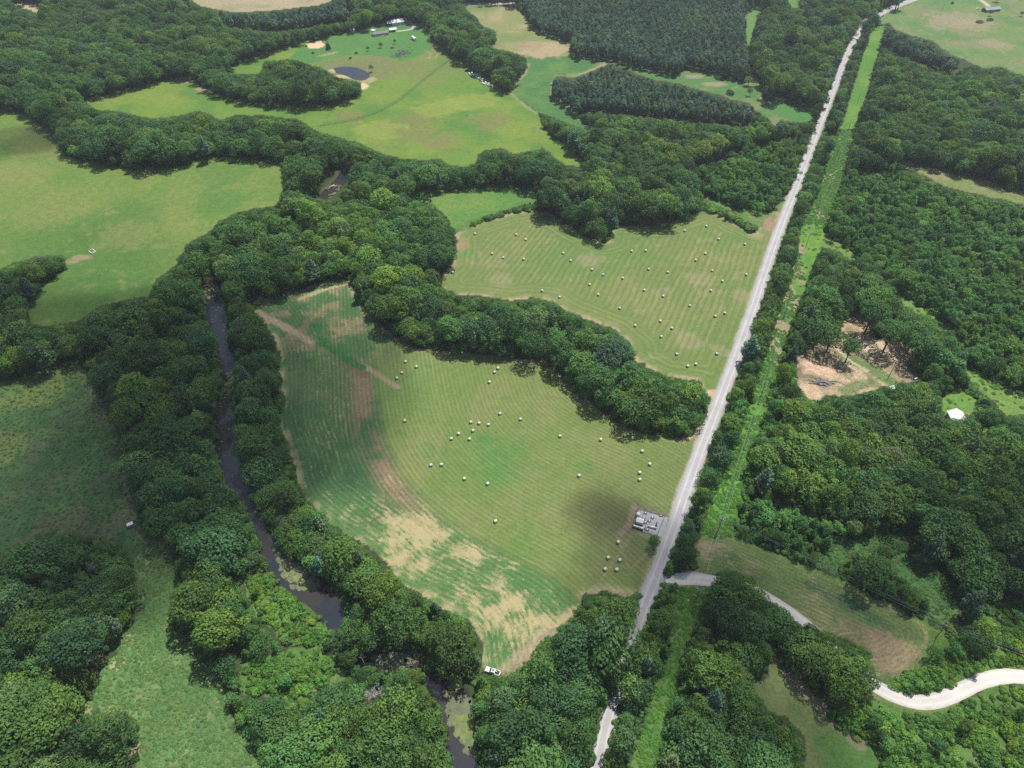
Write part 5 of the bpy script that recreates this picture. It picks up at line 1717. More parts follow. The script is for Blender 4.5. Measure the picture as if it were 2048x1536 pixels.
# ------------------------------------------------------------------ dead trees, driftwood, log piles
def dead_tree(nm, lab, px, py, hgt, seed, spread=0.8, depth=5, lean=(0, 0), material=None, r0=None, z=0.0):
    rng = random.Random(seed)
    segs = []

    def grow(p, d, L, r, k):
        q = p + d * L
        segs.append((p, q, r, r * 0.66))
        if k == 0:
            return
        for _ in range(rng.choice((2, 3, 3)) if k > 1 else 3):
            nd = (d + Vector((rng.gauss(0, spread), rng.gauss(0, spread), rng.gauss(0.12, spread * 0.5)))).normalized()
            grow(q, nd, L * rng.uniform(0.6, 0.85), r * 0.62, k - 1)
    g = P(px, py)
    o = empty(nm, (g.x, g.y, z), lab, 'dead tree')
    base = Vector((0, 0, -0.2))
    top = Vector((lean[0], lean[1], hgt * 0.42))
    r0 = r0 or hgt * 0.022
    m = material or DEADWOOD
    t = MB().tube(base, top, r0, r0 * 0.7, 7).build('trunk', m, o, True)
    d = (top - base).normalized()
    for _ in range(4):
        grow(top, (d + Vector((rng.gauss(0, spread), rng.gauss(0, spread), 0.3))).normalized(), hgt * 0.2, r0 * 0.6, depth - 2)
    mb = MB()
    for a, b_, ra_, rb_ in segs:
        mb.tube(a, b_, max(ra_, 0.045), max(rb_, 0.035), 5, caps=False)
    mb.build('branches', m, o, True)
    return o


GREYW = mat('grey_twigs', (0.30, 0.27, 0.26), 0.9, 0.1, 0.2, 2)
dead_tree('dead_tree', 'bleached bare dead tree with spreading pale branches in the creek wood', 745, 1424, 15, 3, 0.75, 6)
dead_tree('dead_tree', 'grey leafless crown beside the river above the dark round tree', 517, 806, 13, 5, 0.6, 5, material=GREYW)
dead_tree('dead_tree', 'forked pale snag standing in the pool below the willow', 731, 1334, 8, 8, 0.35, 3, (-0.8, 1.2))
dead_tree('dead_tree', 'second pale snag beside the forked one in the pool', 757, 1336, 8, 9, 0.35, 3, (0.9, 1.4))
dead_tree('dead_tree', 'tall grey leafless tree inside the big wood past the power line', 1771, 948, 18, 12, 0.55, 6, material=GREYW)
dead_tree('dead_tree', 'smaller grey bare tree next to the tall leafless one', 1748, 930, 14, 13, 0.6, 5, material=GREYW)
dead_tree('dead_tree', 'thin grey bare tree at the roadside by the power line pole', 1386, 1066, 6, 14, 0.5, 5, material=GREYW)
dead_tree('dead_tree', 'bare grey tree near the top of the wooded belt by the pasture', 108, 200, 14, 16, 0.7, 5)


def logs(nm, lab, px, py, n, L, R, pile, seed, m, part='log', cat='log pile', flatten=1.0, direction=None, r=(0.12, 0.28)):
    rng = random.Random(seed)
    g = P(px, py)
    o = empty(nm, (g.x, g.y, 0), lab, cat)
    for k in range(n):
        q = rng.random() * 3.1416 if direction is None else rng.gauss(direction, 0.35)
        rr = rng.uniform(*r)
        c = Vector((rng.gauss(0, pile[0]), rng.gauss(0, pile[1]), 0))
        z = rr + rng.random() * flatten * max(0.0, 1 - (c.x / (2 * pile[0])) ** 2 - (c.y / (2 * pile[1])) ** 2)
        l = L * rng.uniform(0.5, 1.1)
        d = Vector((math.cos(q), math.sin(q), rng.gauss(0, 0.10))) * l / 2
        a, b_ = c - d + Vector((0, 0, z)), c + d + Vector((0, 0, z))
        a.z, b_.z = max(a.z, rr), max(b_.z, rr)
        MB().tube(a, b_, rr, rr * 0.75, 7).build(part, m, o, True)
    return o


PALEWOOD = mat('split_wood', (0.50, 0.40, 0.30), 0.9, 0.1, 0.25, 1.5)
logs('log_pile', 'heap of grey logs on the orange soil of the cleared site', 1645, 766, 34, 6.0, 0, (3.4, 1.2), 21, mat('old_logs', (0.34, 0.32, 0.32), 0.9, 0.1, 0.35, 0.8), flatten=1.5, direction=-0.2)
logs('pole_pile', 'scattered pale felled poles beside the big oak on the clearing', 1812, 704, 30, 6.5, 0, (4.6, 3.0), 22, PALEWOOD, 'felled_pole', 'log pile', 1.2, -0.55, (0.08, 0.2))
logs('branch_litter', 'thin pale branches strewn over the soil behind the tall oak', 1715, 668, 18, 4.5, 0, (4.5, 2.4), 23, PALEWOOD, 'branch', 'branch pile', 0.3, None, (0.05, 0.12))
logs('burn_pile', 'round grey heap of burnt timber on the lawn above the pond meadow', 804, 107, 110, 5.5, 0, (4.2, 6.0), 24, mat('burnt_wood', (0.24, 0.22, 0.22), 0.9, 0.1, 0.5, 0.5), 'plank', 'burn pile', 1.3)
logs('driftwood', 'bleached driftwood jammed across the creek between the trees', 662, 374, 7, 9.0, 0, (1.8, 1.4), 25, DEADWOOD, 'log', 'driftwood', 0.8, 0.9, (0.18, 0.35))
logs('driftwood', 'pale log heap on the creek bank below the driftwood', 611, 413, 8, 6.5, 0, (2.6, 1.0), 26, DEADWOOD, 'log', 'driftwood', 0.6, 0.1, (0.15, 0.3))

# ------------------------------------------------------------------ hay bales
NET = mat('bale_net_wrap', (0.56, 0.52, 0.44), 0.75, 0.2, 0.12, 4)
HAYEND = mat('bale_hay_end', (0.50, 0.41, 0.26), 0.95, 0.05, 0.25, 6)


def bale_mesh(seed, r=0.76, w=1.45):
    rng = np.random.default_rng(seed)
    mb = MB()
    n = 20
    prof = [(r * 0.2, -w / 2 - 0.02), (r * 0.9, -w / 2), (r, -w / 2 + 0.1), (r * 1.015, -w * 0.2), (r * 1.01, w * 0.2), (r, w / 2 - 0.1), (r * 0.9, w / 2), (r * 0.2, w / 2 + 0.02)]
    mb.lathe(prof, (0, 0, r * 0.97), 'x', n)
    # sag flat where it sits
    mb.v = [(x, y * (1.0 + 0.04 * (z < r)), max(z, 0.0)) for x, y, z in mb.v]
    mb.m = [1 if (i < n or i >= 6 * n) else 0 for i in range(len(mb.f))]
    me = bpy.data.meshes.new('hay_bale')
    me.from_pydata(mb.v, [], mb.f)
    me.materials.append(NET)
    me.materials.append(HAYEND)
    me.polygons.foreach_set('material_index', mb.m)
    me.polygons.foreach_set('use_smooth', [i % 1 == 0 and mb.m[i] == 0 for i in range(len(mb.f))])
    me.update()
    return me


BALES_UP = [(950, 469), (1032, 471), (1051, 481), (984, 509), (1006, 517), (1047, 520), (905, 546), (1126, 508), (1141, 523), (1184, 541), (1206, 551), (1245, 558), (1179, 571), (1084, 583), (1196, 591), (1119, 596), (1239, 618), (1270, 653), (1072, 435), (1263, 504), (1291, 503), (1297, 540), (1288, 582),
            (1412, 454), (1369, 463), (1437, 480), (1489, 490), (1410, 509), (1391, 522), (1335, 546), (1424, 543), (1492, 551), (1444, 564), (1421, 583), (1326, 594), (1379, 613), (1430, 634), (1449, 628), (1320, 644), (1343, 658), (1322, 675), (1353, 710), (1433, 709), (1375, 734), (1391, 730)]
BALES_LO = [(811, 725), (833, 735), (804, 747), (794, 758), (996, 738), (989, 746), (979, 766), (810, 843), (1000, 829), (1041, 840), (942, 846), (958, 848), (977, 851), (946, 863), (917, 869), (903, 879), (939, 880), (1120, 874), (1201, 881), (1265, 878), (1284, 904), (1299, 930), (1279, 947), (1279, 961), (1158, 953), (862, 932), (883, 931), (929, 959), (975, 969), (991, 1044), (1236, 1086), (1216, 1117), (1239, 1122), (1210, 1140), (1233, 1141)]
MARK_UP = [('the short hedge', (985, 440)), ('the pointed wood', (1212, 478)), ('the dark trees at its narrow end', (892, 570)), ('its top corner trees', (1430, 440)), ('the copse tip by the road', (1395, 765)), ('the middle of the copse edge', (1130, 615)), ('the far road verge', (1525, 540)), ('the near road verge', (1480, 680)), ('the copse shoulder', (1265, 690))]
MARK_LO = [('the green wet gully', (700, 722)), ('the copse end by the thin crop', (1000, 712)), ('the fenced gas station', (1295, 1045)), ('the sandy field entrance', (1390, 865)), ('the brown curved strip', (770, 890)), ('the tan patches', (950, 1080)), ('the green tint in mid field', (975, 890)), ('the outer bend of the copse', (1180, 800))]
ORD = ['first', 'second', 'third', 'fourth', 'fifth', 'sixth', 'seventh', 'eighth', 'ninth', 'tenth', 'eleventh', 'twelfth', 'thirteenth']
BM = [bale_mesh(i) for i in range(3)]
for field, px_list, marks, grp in (('upper', BALES_UP, MARK_UP, 'hay bales on the upper mown field'), ('lower', BALES_LO, MARK_LO, 'hay bales on the lower mown field')):
    w = [P(*p) for p in px_list]
    mk = [(n, P(*p)) for n, p in marks]
    groups = {}
    for i, q in enumerate(w):
        n, m = min(mk, key=lambda t: (t[1] - q).length)
        groups.setdefault(n, []).append(((m - q).length, i))
    for n, lst in groups.items():
        lst.sort()
        for k, (_, i) in enumerate(lst):
            o = bpy.data.objects.new('hay_bale', BM[i % 3])
            o.location = (w[i].x, w[i].y, 0.0)
            o.rotation_euler = (0, 0, (0.75 if field == 'upper' else 0.5) + random.gauss(0, 0.35))
            COL.objects.link(o)
            tag(o, f'pale hay bale, {field} mown field, {ORD[k]} out from {n}', 'hay bale', grp)
# white wrapped bales in two short rows below the wooded wedge
WRAP = mat('white_plastic_wrap', (0.80, 0.81, 0.82), 0.4, 0.4, 0.05, 3)
mb = MB().lathe([(0.15, -0.78), (0.62, -0.74), (0.78, -0.6), (0.8, 0.0), (0.78, 0.6), (0.62, 0.74), (0.15, 0.78)], (0, 0, 0.78), 'x', 16)
wb = bpy.data.meshes.new('wrapped_bale')
wb.from_pydata(mb.v, [], mb.f)
wb.materials.append(WRAP)
wb.polygons.foreach_set('use_smooth', [True] * len(wb.polygons))
for row, pts in (('upper', [(665, 1005), (692, 1032), (725, 995), (755, 1035), (775, 1052), (820, 1035), (830, 1085), (852, 1105), (870, 1055), (882, 1122), (915, 1090), (925, 1125), (945, 1165), (975, 1140), (962, 1182)]),
                 ('lower', [(965, 1225), (990, 1237), (1012, 1252), (1040, 1212), (1052, 1240), (1088, 1267), (1115, 1240), (1140, 1287), (1165, 1272), (1190, 1290), (1216, 1302), (1202, 1322)])):
    for k, (cx_, cy_) in enumerate(pts):
        g = P(880 + cx_ / 11.38, 60 + cy_ / 11.38)
        o = bpy.data.objects.new('wrapped_bale', wb)
        o.location = g
        o.scale = (1.12, 1.12, 1.12)
        o.rotation_euler = (0, 0, random.gauss(-0.6, 0.5))
        COL.objects.link(o)
        od = (ORD + ['fourteenth', 'fifteenth'])[k]
        tag(o, f'white wrapped bale, {od} along the {row} row beside the wooded wedge', 'bale', 'white wrapped bales by the wooded wedge')

# ------------------------------------------------------------------ vehicles
WHITEP = mat('white_paint', (0.80, 0.80, 0.80), 0.25, 0.5, 0.03, 2)
GLASS = mat('tinted_glass', (0.012, 0.014, 0.016), 0.08, 0.6, 0.0, 2)
RUBBER = mat('tyre_rubber', (0.022, 0.022, 0.022), 0.85, 0.2, 0.1, 3)
CHROME = mat('rim_metal', (0.5, 0.5, 0.5), 0.35, 0.5, 0.05, 3, 0.8)
REDL = mat('red_lens', (0.55, 0.03, 0.025), 0.25, 0.5, 0.0, 2)
BEDL = mat('bed_liner', (0.05, 0.05, 0.055), 0.8, 0.2, 0.2, 2)
LENS = mat('clear_lens', (0.7, 0.72, 0.75), 0.1, 0.6, 0.0, 2)


def wheel(parent, x, y, r=0.4, w=0.26):
    t = MB().lathe([(r * 0.62, -w / 2), (r * 0.95, -w / 2), (r, -w * 0.3), (r, w * 0.3), (r * 0.95, w / 2), (r * 0.62, w / 2)], (0, 0, 0), 'z', 18).build('wheel', RUBBER, parent, True)
    t.rotation_euler = (math.pi / 2, 0, 0)
    t.location = (x, y, r)
    MB().lathe([(r * 0.2, -w * 0.42), (r * 0.6, -w * 0.4), (r * 0.6, w * 0.4), (r * 0.2, w * 0.42)], (0, 0, 0), 'z', 14).build('rim', CHROME, t)


def prism(mb, prof, w, mi=0, inset=None):
    """side profile (x, z) extruded across y; inset narrows the points above a height"""
    n = len(prof)
    vs = []
    for s in (-1, 1):
        for x, z in prof:
            k = 1.0 if inset is None else 1 - inset[1] * max(0.0, min(1.0, (z - inset[0]) / inset[2]))
            vs.append((x, s * w / 2 * k, z))
    fs = [tuple(range(n)), tuple(reversed(range(n, 2 * n)))] + [(i, n + i, n + (i + 1) % n, (i + 1) % n) for i in range(n)]
    return mb.add(vs, fs, mi)


def pickup(px_front, px_rear):
    a, b_ = P(*px_front, 0.9), P(*px_rear, 0.9)
    c = (a + b_) / 2
    d = a - b_
    o = empty('pickup_truck', (c.x, c.y, 0), 'white crew cab pickup with dark sunroof parked at the pointed end of the crop field', 'pickup truck', rz=math.atan2(d.y, d.x))
    mb = MB()
    prism(mb, [(2.95, 0.45), (2.98, 0.85), (2.80, 1.08), (1.25, 1.18), (0.95, 1.22), (-0.98, 1.22), (-1.0, 0.45)], 2.02, 0, (0.8, 0.10, 0.5))
    mb.build('body', WHITEP, o)
    cab = MB()
    prism(cab, [(1.25, 1.19), (0.45, 1.82), (0.2, 1.88), (-0.75, 1.88), (-0.98, 1.80), (-1.0, 1.19)], 1.86, 0, (1.2, 0.14, 0.7))
    cb = cab.build('cab', WHITEP, o)
    g = MB()
    g.add([(1.22, -0.80, 1.245), (1.22, 0.80, 1.245), (0.50, 0.70, 1.812), (0.50, -0.70, 1.812)], [(0, 1, 2, 3)])
    w1 = g.build('windscreen', GLASS, cb)
    for q in w1.data.vertices:
        q.co.x += 0.02
        q.co.z += 0.012
    for s in (-1, 1):
        for x0, x1 in ((0.12, 0.78), (-0.82, 0.02)):
            g = MB()
            y0, y1 = s * 0.925, s * 0.845
            g.add([(x0, y0, 1.30), (x1, y0, 1.30), (min(x1, 0.5), y1, 1.70), (x0 + 0.02, y1, 1.70)], [(0, 1, 2, 3) if s > 0 else (3, 2, 1, 0)])
            g.build('side_window', GLASS, cb)
        MB().box((1.02, s * 1.10, 1.28), (0.12, 0.24, 0.18)).build('wing_mirror', BEDL, o)
        MB().box((2.86, s * 0.72, 0.90), (0.16, 0.40, 0.18)).build('headlight', LENS, o)
        MB().box((-2.96, s * 0.90, 0.95), (0.08, 0.20, 0.42)).build('tail_light', REDL, o)
    MB().box((-0.22, 0, 1.885), (0.72, 0.86, 0.03)).build('sunroof', GLASS, cb)
    bed = MB()
    bed.box((-1.96, 0, 0.70), (1.92, 1.9, 0.12), mi=1)
    for s in (-1, 1):
        bed.box((-1.97, s * 0.95, 0.86), (1.94, 0.14, 0.78))
    bed.box((-2.90, 0, 0.88), (0.10, 1.76, 0.70))
    bed.box((-1.05, 0, 0.95), (0.06, 1.76, 0.60))
    bed.build('cargo_bed', [WHITEP, BEDL], o)
    MB().box((-2.99, 0, 0.52), (0.16, 1.9, 0.2)).build('rear_bumper', CHROME, o)
    MB().box((3.0, 0, 0.52), (0.16, 1.94, 0.24)).build('front_bumper', CHROME, o)
    MB().box((2.97, 0, 0.82), (0.06, 1.0, 0.26)).build('grille', BEDL, o)
    for x in (1.85, -1.95):
        for s in (-1, 1):
            wheel(o, x, s * 0.86)
    return o, c, math.atan2(d.y, d.x)


pk, pkc, pkr = pickup((972.3, 1337.5), (998.2, 1347.0))
# load in the truck bed
for k, (x, y, s, m, nm, lab) in enumerate(((-1.5, -0.35, (0.5, 0.4, 0.35), mat('grey_plastic', (0.45, 0.45, 0.46), 0.5), 'storage_box', 'small grey box in the bed of the white pickup'),
                                           (-2.45, -0.55, (0.5, 0.55, 0.36), mat('red_plastic', (0.42, 0.06, 0.05), 0.5), 'cool_box', 'red box in the rear corner of the pickup bed'))):
    bx_ = empty(nm, (pkc.x + x * math.cos(pkr) - y * math.sin(pkr), pkc.y + x * math.sin(pkr) + y * math.cos(pkr), 0.762), lab, 'box', rz=pkr)
    MB().box((0, 0, s[2] / 2), s).build('box_body', m, bx_)
    MB().box((0, 0, s[2] + 0.025), (s[0] * 1.05, s[1] * 1.05, 0.05)).build('lid', m, bx_)


def car(px, py, rz, paint_, lab, nm='parked_car', van=False):
    g = P(px, py)
    o = empty(nm, (g.x, g.y, 0), lab, 'van' if van else 'car', rz=rz)
    mb = MB()
    if van:
        prism(mb, [(2.4, 0.4), (2.45, 0.9), (2.1, 1.15), (1.5, 2.0), (-2.4, 2.1), (-2.5, 0.4)], 1.95, 0, (1.1, 0.10, 1.0))
    else:
        prism(mb, [(2.2, 0.4), (2.2, 0.75), (1.0, 0.92), (0.4, 1.42), (-1.0, 1.45), (-1.9, 0.98), (-2.2, 0.9), (-2.2, 0.4)], 1.8, 0, (0.9, 0.22, 0.55))
    mb.build('body', paint_, o)
    t = MB()
    if van:
        t.add([(2.13, -0.8, 1.17), (2.13, 0.8, 1.17), (1.56, 0.74, 1.95), (1.56, -0.74, 1.95)], [(0, 1, 2, 3)])
    else:
        t.add([(1.0, -0.75, 0.95), (1.0, 0.75, 0.95), (0.45, 0.66, 1.42), (0.45, -0.66, 1.42)], [(0, 1, 2, 3)])
    q = t.build('windscreen', GLASS, o)
    q.location = (0.02, 0, 0.012)
    for x in (1.35, -1.35):
        for s in (-1, 1):
            wheel(o, x, s * 0.8, 0.33, 0.22)
    return o


GREYP = mat('grey_paint', (0.22, 0.23, 0.25), 0.3, 0.5, 0.03, 2)
DARKRED = mat('dark_red_paint', (0.16, 0.035, 0.03), 0.3, 0.5, 0.03, 2)
car(860.7, 74, -0.9, WHITEP, 'white van parked in the shade by the wooded wedge', 'parked_van', True)
car(1737, 19, 0.5, WHITEP, 'white car on the grass beside the green roofed house')
car(1712, 15, 1.1, DARKRED, 'dark red car under the trees by the green roofed house')
car(1742, 12, 0.2, GREYP, 'grey car behind the white one at the green roofed house')
car(1955, 18, 0.2, WHITEP, 'white car at the end wall of the long grey roofed house')
car(872, 40, 0.3, WHITEP, 'white car in front of the small dark roofed house')
car(962, 97, 0.8, WHITEP, 'white van at the edge of the wooded wedge', 'parked_van', True)
car(974, 95, 0.2, GREYP, 'silver grey car half hidden by the wooded wedge')

# ------------------------------------------------------------------ buildings
ROOFW = mat('white_metal_roof', (0.78, 0.78, 0.77), 0.45, 0.4, 0.05, 0.6)
ROOFG = mat('grey_brown_shingles', (0.24, 0.22, 0.22), 0.9, 0.1, 0.15, 1.2)
ROOFGR = mat('green_metal_roof', (0.30, 0.50, 0.42), 0.5, 0.4, 0.06, 0.8)
ROOFGY = mat('grey_roof', (0.33, 0.32, 0.36), 0.8, 0.2, 0.10, 0.8)
WALLP = mat('pale_siding', (0.50, 0.55, 0.57), 0.7, 0.2, 0.05, 1)
WALLB = mat('brick_wall', (0.16, 0.105, 0.09), 0.9, 0.1, 0.15, 1)
WALLBL = mat('pale_blue_siding', (0.56, 0.62, 0.68), 0.6, 0.2, 0.04, 1)
DOORM = mat('door_paint', (0.32, 0.26, 0.22), 0.6)
FRAMEW = mat('white_frame', (0.72, 0.72, 0.70), 0.6)
CONC = mat('concrete', (0.42, 0.40, 0.37), 0.9, 0.1, 0.15, 1)
STEEL = mat('galvanised_steel', (0.42, 0.43, 0.44), 0.45, 0.4, 0.1, 2, 0.6)


def house(nm, lab, cat, px, py, L, W_, h, rise, rz, wallm, roofm, over=0.4, windows=3, door=True, chimney=False, openfront=False):
    g = P(px, py)
    o = empty(nm, (g.x, g.y, 0), lab, cat, rz=rz)
    if openfront:
        for x in (-L / 2 + 0.2, 0, L / 2 - 0.2):
            for y in (-W_ / 2 + 0.2, W_ / 2 - 0.2):
                MB().box((x, y, h / 2), (0.18, 0.18, h)).build('post', STEEL, o)
    else:
        w = MB()
        w.box((0, 0, h / 2), (L, W_, h))
        for s in (-1, 1):
            w.add([(s * L / 2, -W_ / 2, h), (s * L / 2, W_ / 2, h), (s * L / 2, 0, h + rise - 0.02)], [(0, 1, 2) if s > 0 else (2, 1, 0)])
        w.build('wall', wallm, o)
    r = MB()
    t = 0.12
    for s in (-1, 1):
        x0, x1 = -L / 2 - over, L / 2 + over
        e = (s * (W_ / 2 + over), h - rise * over / (W_ / 2) + 0.03)
        k = (0.0, h + rise + 0.03)
        pts = [(x0, e[0], e[1]), (x1, e[0], e[1]), (x1, k[0], k[1]), (x0, k[0], k[1])]
        pts += [(p[0], p[1], p[2] + t) for p in pts]
        f = [(0, 1, 2, 3), (7, 6, 5, 4), (0, 4, 5, 1), (1, 5, 6, 2), (3, 2, 6, 7), (0, 3, 7, 4)]
        r.add(pts, f if s > 0 else [tuple(reversed(q)) for q in f])
    rf = r.build('roof', roofm, o)
    # standing seams or courses
    seams = MB()
    n = max(int(L / 1.2), 3)
    for i in range(1, n):
        x = -L / 2 + L * i / n
        for s in (-1, 1):
            a = Vector((x, s * (W_ / 2 + over * 0.9), h - rise * over * 0.9 / (W_ / 2) + 0.17))
            seams.tube(a, (x, s * 0.05, h + rise + 0.16), 0.035, None, 4, caps=False)
    seams.build('roof_seam', roofm, rf)
    if chimney:
        MB().box((L * 0.2, 0.4, h + rise + 0.3), (0.7, 0.7, 1.2)).build('chimney', WALLB, rf)
    if not openfront:
        for s in (-1, 1):
            for i in range(windows):
                x = -L / 2 + L * (i + 0.5 + (0.15 if s > 0 else -0.1)) / windows
                fr = MB().box((x, s * (W_ / 2 + 0.02), h * 0.58), (1.35, 0.10, 1.25)).build('window', FRAMEW, o)
                MB().box((x, s * (W_ / 2 + 0.05), h * 0.58), (1.10, 0.10, 1.0)).build('pane', GLASS, fr)
        if door:
            dd = MB().box((L * 0.08, -(W_ / 2 + 0.03), 1.05), (1.0, 0.1, 2.1)).build('door', DOORM, o)
            MB().box((L * 0.08 + 0.38, -(W_ / 2 + 0.10), 1.05), (0.12, 0.06, 0.06)).build('handle', STEEL, dd)
            MB().box((L * 0.08, -(W_ / 2 + 0.9), 0.16), (2.4, 1.6, 0.32)).build('step', CONC, o)
    return o


def ang(p, q):
    a, b_ = P(*p), P(*q)
    return math.atan2(b_.y - a.y, b_.x - a.x)


azh = ang((744, 75), (778, 70.5))
house('mobile_home', 'long pale mobile home with grey roof on the lawn', 'house', 761, 70, 19, 7.0, 2.8, 1.4, azh, WALLP, ROOFG, 0.35, 5)
house('carport', 'white roofed carport beside the mobile home', 'carport', 785.5, 62.5, 8.6, 6.5, 2.8, 0.9, azh, WALLP, ROOFW, 0.3, openfront=True)
house('metal_barn', 'big white roofed metal barn behind the mobile home', 'barn', 794, 48, 15, 11, 3.6, 2.0, azh + 0.05, WALLBL, ROOFW, 0.5, 3)
house('lean_to', 'white roofed open lean to attached beside the metal barn', 'shed', 780, 50, 8, 8.5, 3.0, 0.8, azh + 0.05, WALLBL, ROOFW, 0.3, openfront=True)
house('garden_shed', 'small white shed at the wood edge above the lawn', 'shed', 705, 63, 4.4, 3.8, 2.3, 1.0, azh, FRAMEW, ROOFW, 0.2, 1)
house('gazebo', 'dark roofed shelter behind the sandy square', 'shelter', 633.5, 80, 5.4, 4.6, 2.4, 1.4, azh, WALLB, mat('dark_shingle', (0.06, 0.065, 0.075), 0.85), 0.3, openfront=True)
house('farm_house', 'small dark roofed house under the trees past the drive', 'house', 866, 37, 13, 8, 2.8, 1.8, azh + 0.1, FRAMEW, mat('dark_brown_roof', (0.11, 0.10, 0.11), 0.85), 0.4, 3, chimney=True)
house('green_roofed_house', 'house with pale green metal roof beside the paved road', 'house', 1726, 8, 15, 10, 3.0, 2.4, 0.0, WALLB, ROOFGR, 0.8, 3)
house('ranch_house', 'long low brick house with grey roof on the far pasture', 'house', 1981, 22, 22, 8, 2.8, 1.8, ang((1962, 26), (2003, 22)), WALLB, ROOFGY, 0.5, 5, chimney=True)
house('white_barn', 'white roofed barn half hidden in the wood below the glade', 'barn', 1911, 842, 8.2, 7.6, 3.0, 2.2, ang((1909, 825), (1922, 850)), FRAMEW, ROOFW, 0.35, 2)
# round pool
g = P(746.5, 62)
pl_ = empty('round_pool', (g.x, g.y, 0), 'round white walled pool behind the mobile home', 'pool')
MB().lathe([(2.9, 0.0), (2.9, 1.2), (3.05, 1.22), (3.05, 1.3), (2.75, 1.3), (2.75, 1.0), (0.01, 1.0)], n=28).build('pool_wall', WRAP, pl_)
MB().lathe([(2.7, 1.02), (2.7, 1.06), (0.01, 1.06)], n=28).build('pool_cover', mat('pale_cover', (0.62, 0.68, 0.72), 0.5), pl_)
# camper trailer
a, b_ = P(822.5, 76), P(833, 84)
c = (a + b_) / 2
cp = empty('camper_trailer', (c.x, c.y, 0), 'white camper trailer parked alone on the lawn', 'trailer', rz=math.atan2(b_.y - a.y, b_.x - a.x))
mb = MB()
prism(mb, [(3.4, 0.6), (3.5, 1.3), (3.1, 2.7), (-3.3, 2.8), (-3.5, 2.4), (-3.5, 0.6)], 2.4, 0, (2.2, 0.08, 0.6))
cb = mb.build('body', WHITEP, cp)
for s in (-1, 1):
    for x in (-2.2, 0.2, 1.8):
        MB().box((x, s * 1.205, 1.75), (1.0, 0.05, 0.7)).build('window', GLASS, cb)
    for x in (-0.5, 0.4):
        wheel(cp, x, s * 1.1, 0.35, 0.22)
MB().box((3.46, 0, 1.9), (0.10, 1.5, 0.7)).build('front_window', GLASS, cb)
MB().tube((3.4, 0, 0.55), (4.7, 0, 0.5), 0.07).build('tow_bar', STEEL, cp)
MB().box((-0.3, 0, 2.9), (0.9, 0.8, 0.25)).build('roof_vent', FRAMEW, cb)
cp.scale = (1.45, 1.25, 1.2)
# tanks
for px_, py_, lab in ((1831, 759, 'small white tank on the pale soil by the wood edge of the clearing'),):
    g = P(px_, py_)
    t = empty('propane_tank', (g.x, g.y, 0), lab, 'tank', rz=0.4)
    MB().lathe([(0.05, -1.3), (0.4, -1.18), (0.52, -0.95), (0.52, 0.95), (0.4, 1.18), (0.05, 1.3)], (0, 0, 0.8), 'x').build('tank_body', WHITEP, t, True)
    for x in (-0.7, 0.7):
        MB().box((x, 0, 0.15), (0.2, 0.7, 0.34)).build('saddle', CONC, t)
# crumpled white tarpaulin
g = P(1783, 777)
vs, fs = [], []
n = 14
for j in range(n):
    for i in range(n):
        x, y = (i / (n - 1) - 0.5) * 6.0, (j / (n - 1) - 0.5) * 3.4
        vs.append((x + random.uniform(-0.15, 0.15), y + random.uniform(-0.15, 0.15), 0.25 + 1.5 * max(0, 1 - (x / 2.6) ** 2 - (y / 1.7) ** 2) * (0.6 + 0.8 * random.random())))
for j in range(n - 1):
    for i in range(n - 1):
        fs.append((j * n + i, j * n + i + 1, (j + 1) * n + i + 1, (j + 1) * n + i))
t = MB().add(vs, fs).build('tarpaulin', WRAP)
t.location, t.rotation_euler = (g.x, g.y, 0), (0, 0, 0.35)
md = t.modifiers.new('thick', 'SOLIDIFY')
md.thickness = 0.03
tag(t, 'crumpled white tarpaulin heap among the trees below the cleared site', 'tarpaulin')

# cattle feeder with white roof, white square frame on the pasture
g = P(262.5, 1053)
fd = empty('mineral_feeder', (g.x, g.y, 0), 'white roofed cattle feeder alone on the shaded meadow', 'feeder', rz=0.62)
MB().box((0, 0, 0.75), (2.0, 1.1, 0.9), taper=1.1).build('trough', mat('grey_poly', (0.42, 0.44, 0.46), 0.6), fd)
MB().box((0, 0, 2.05), (2.7, 1.9, 0.10)).build('roof', ROOFW, fd)
for x in (-1.0, 1.0):
    for y in (-0.6, 0.6):
        MB().box((x, y, 1.0), (0.1, 0.1, 2.0)).build('leg', STEEL, fd)
for y in (-0.75, 0.75):
    MB().box((0, y, 0.18), (2.6, 0.16, 0.2)).build('skid', STEEL, fd)
cs = [P(130 + x / 18.62, 470 + y / 18.62) for x, y in ((885, 615), (1030, 548), (1160, 632), (1022, 706))]
cc = sum(cs, Vector()) / 4
fr = empty('feed_frame', (cc.x, cc.y, 0), 'open white square frame lying on the pasture', 'frame')
PALECON = mat('pale_concrete', (0.62, 0.62, 0.52), 0.85, 0.1, 0.08, 2)
for p, q, k in ((0, 3, 0), (3, 2, 0), (2, 1, 0), (1, 0, 0.35)):
    a, b_ = cs[p] - cc, cs[q] - cc
    b_ = b_.lerp(a, k)
    d = b_ - a
    m_ = (a + b_) / 2
    MB().box((m_.x, m_.y, 0.3), (d.length + 0.2, 0.42, 0.6), math.atan2(d.y, d.x)).build('beam', PALECON, fr)
a, b_ = (cs[0] + cs[1]) / 2 - cc, (cs[3] + cs[2]) / 2 - cc
m_ = (a * 0.2 + b_ * 0.8)
MB().box((m_.x, m_.y, 0.28), (1.6, 0.36, 0.55), math.atan2((b_ - a).y, (b_ - a).x)).build('cross_beam', PALECON, fr)

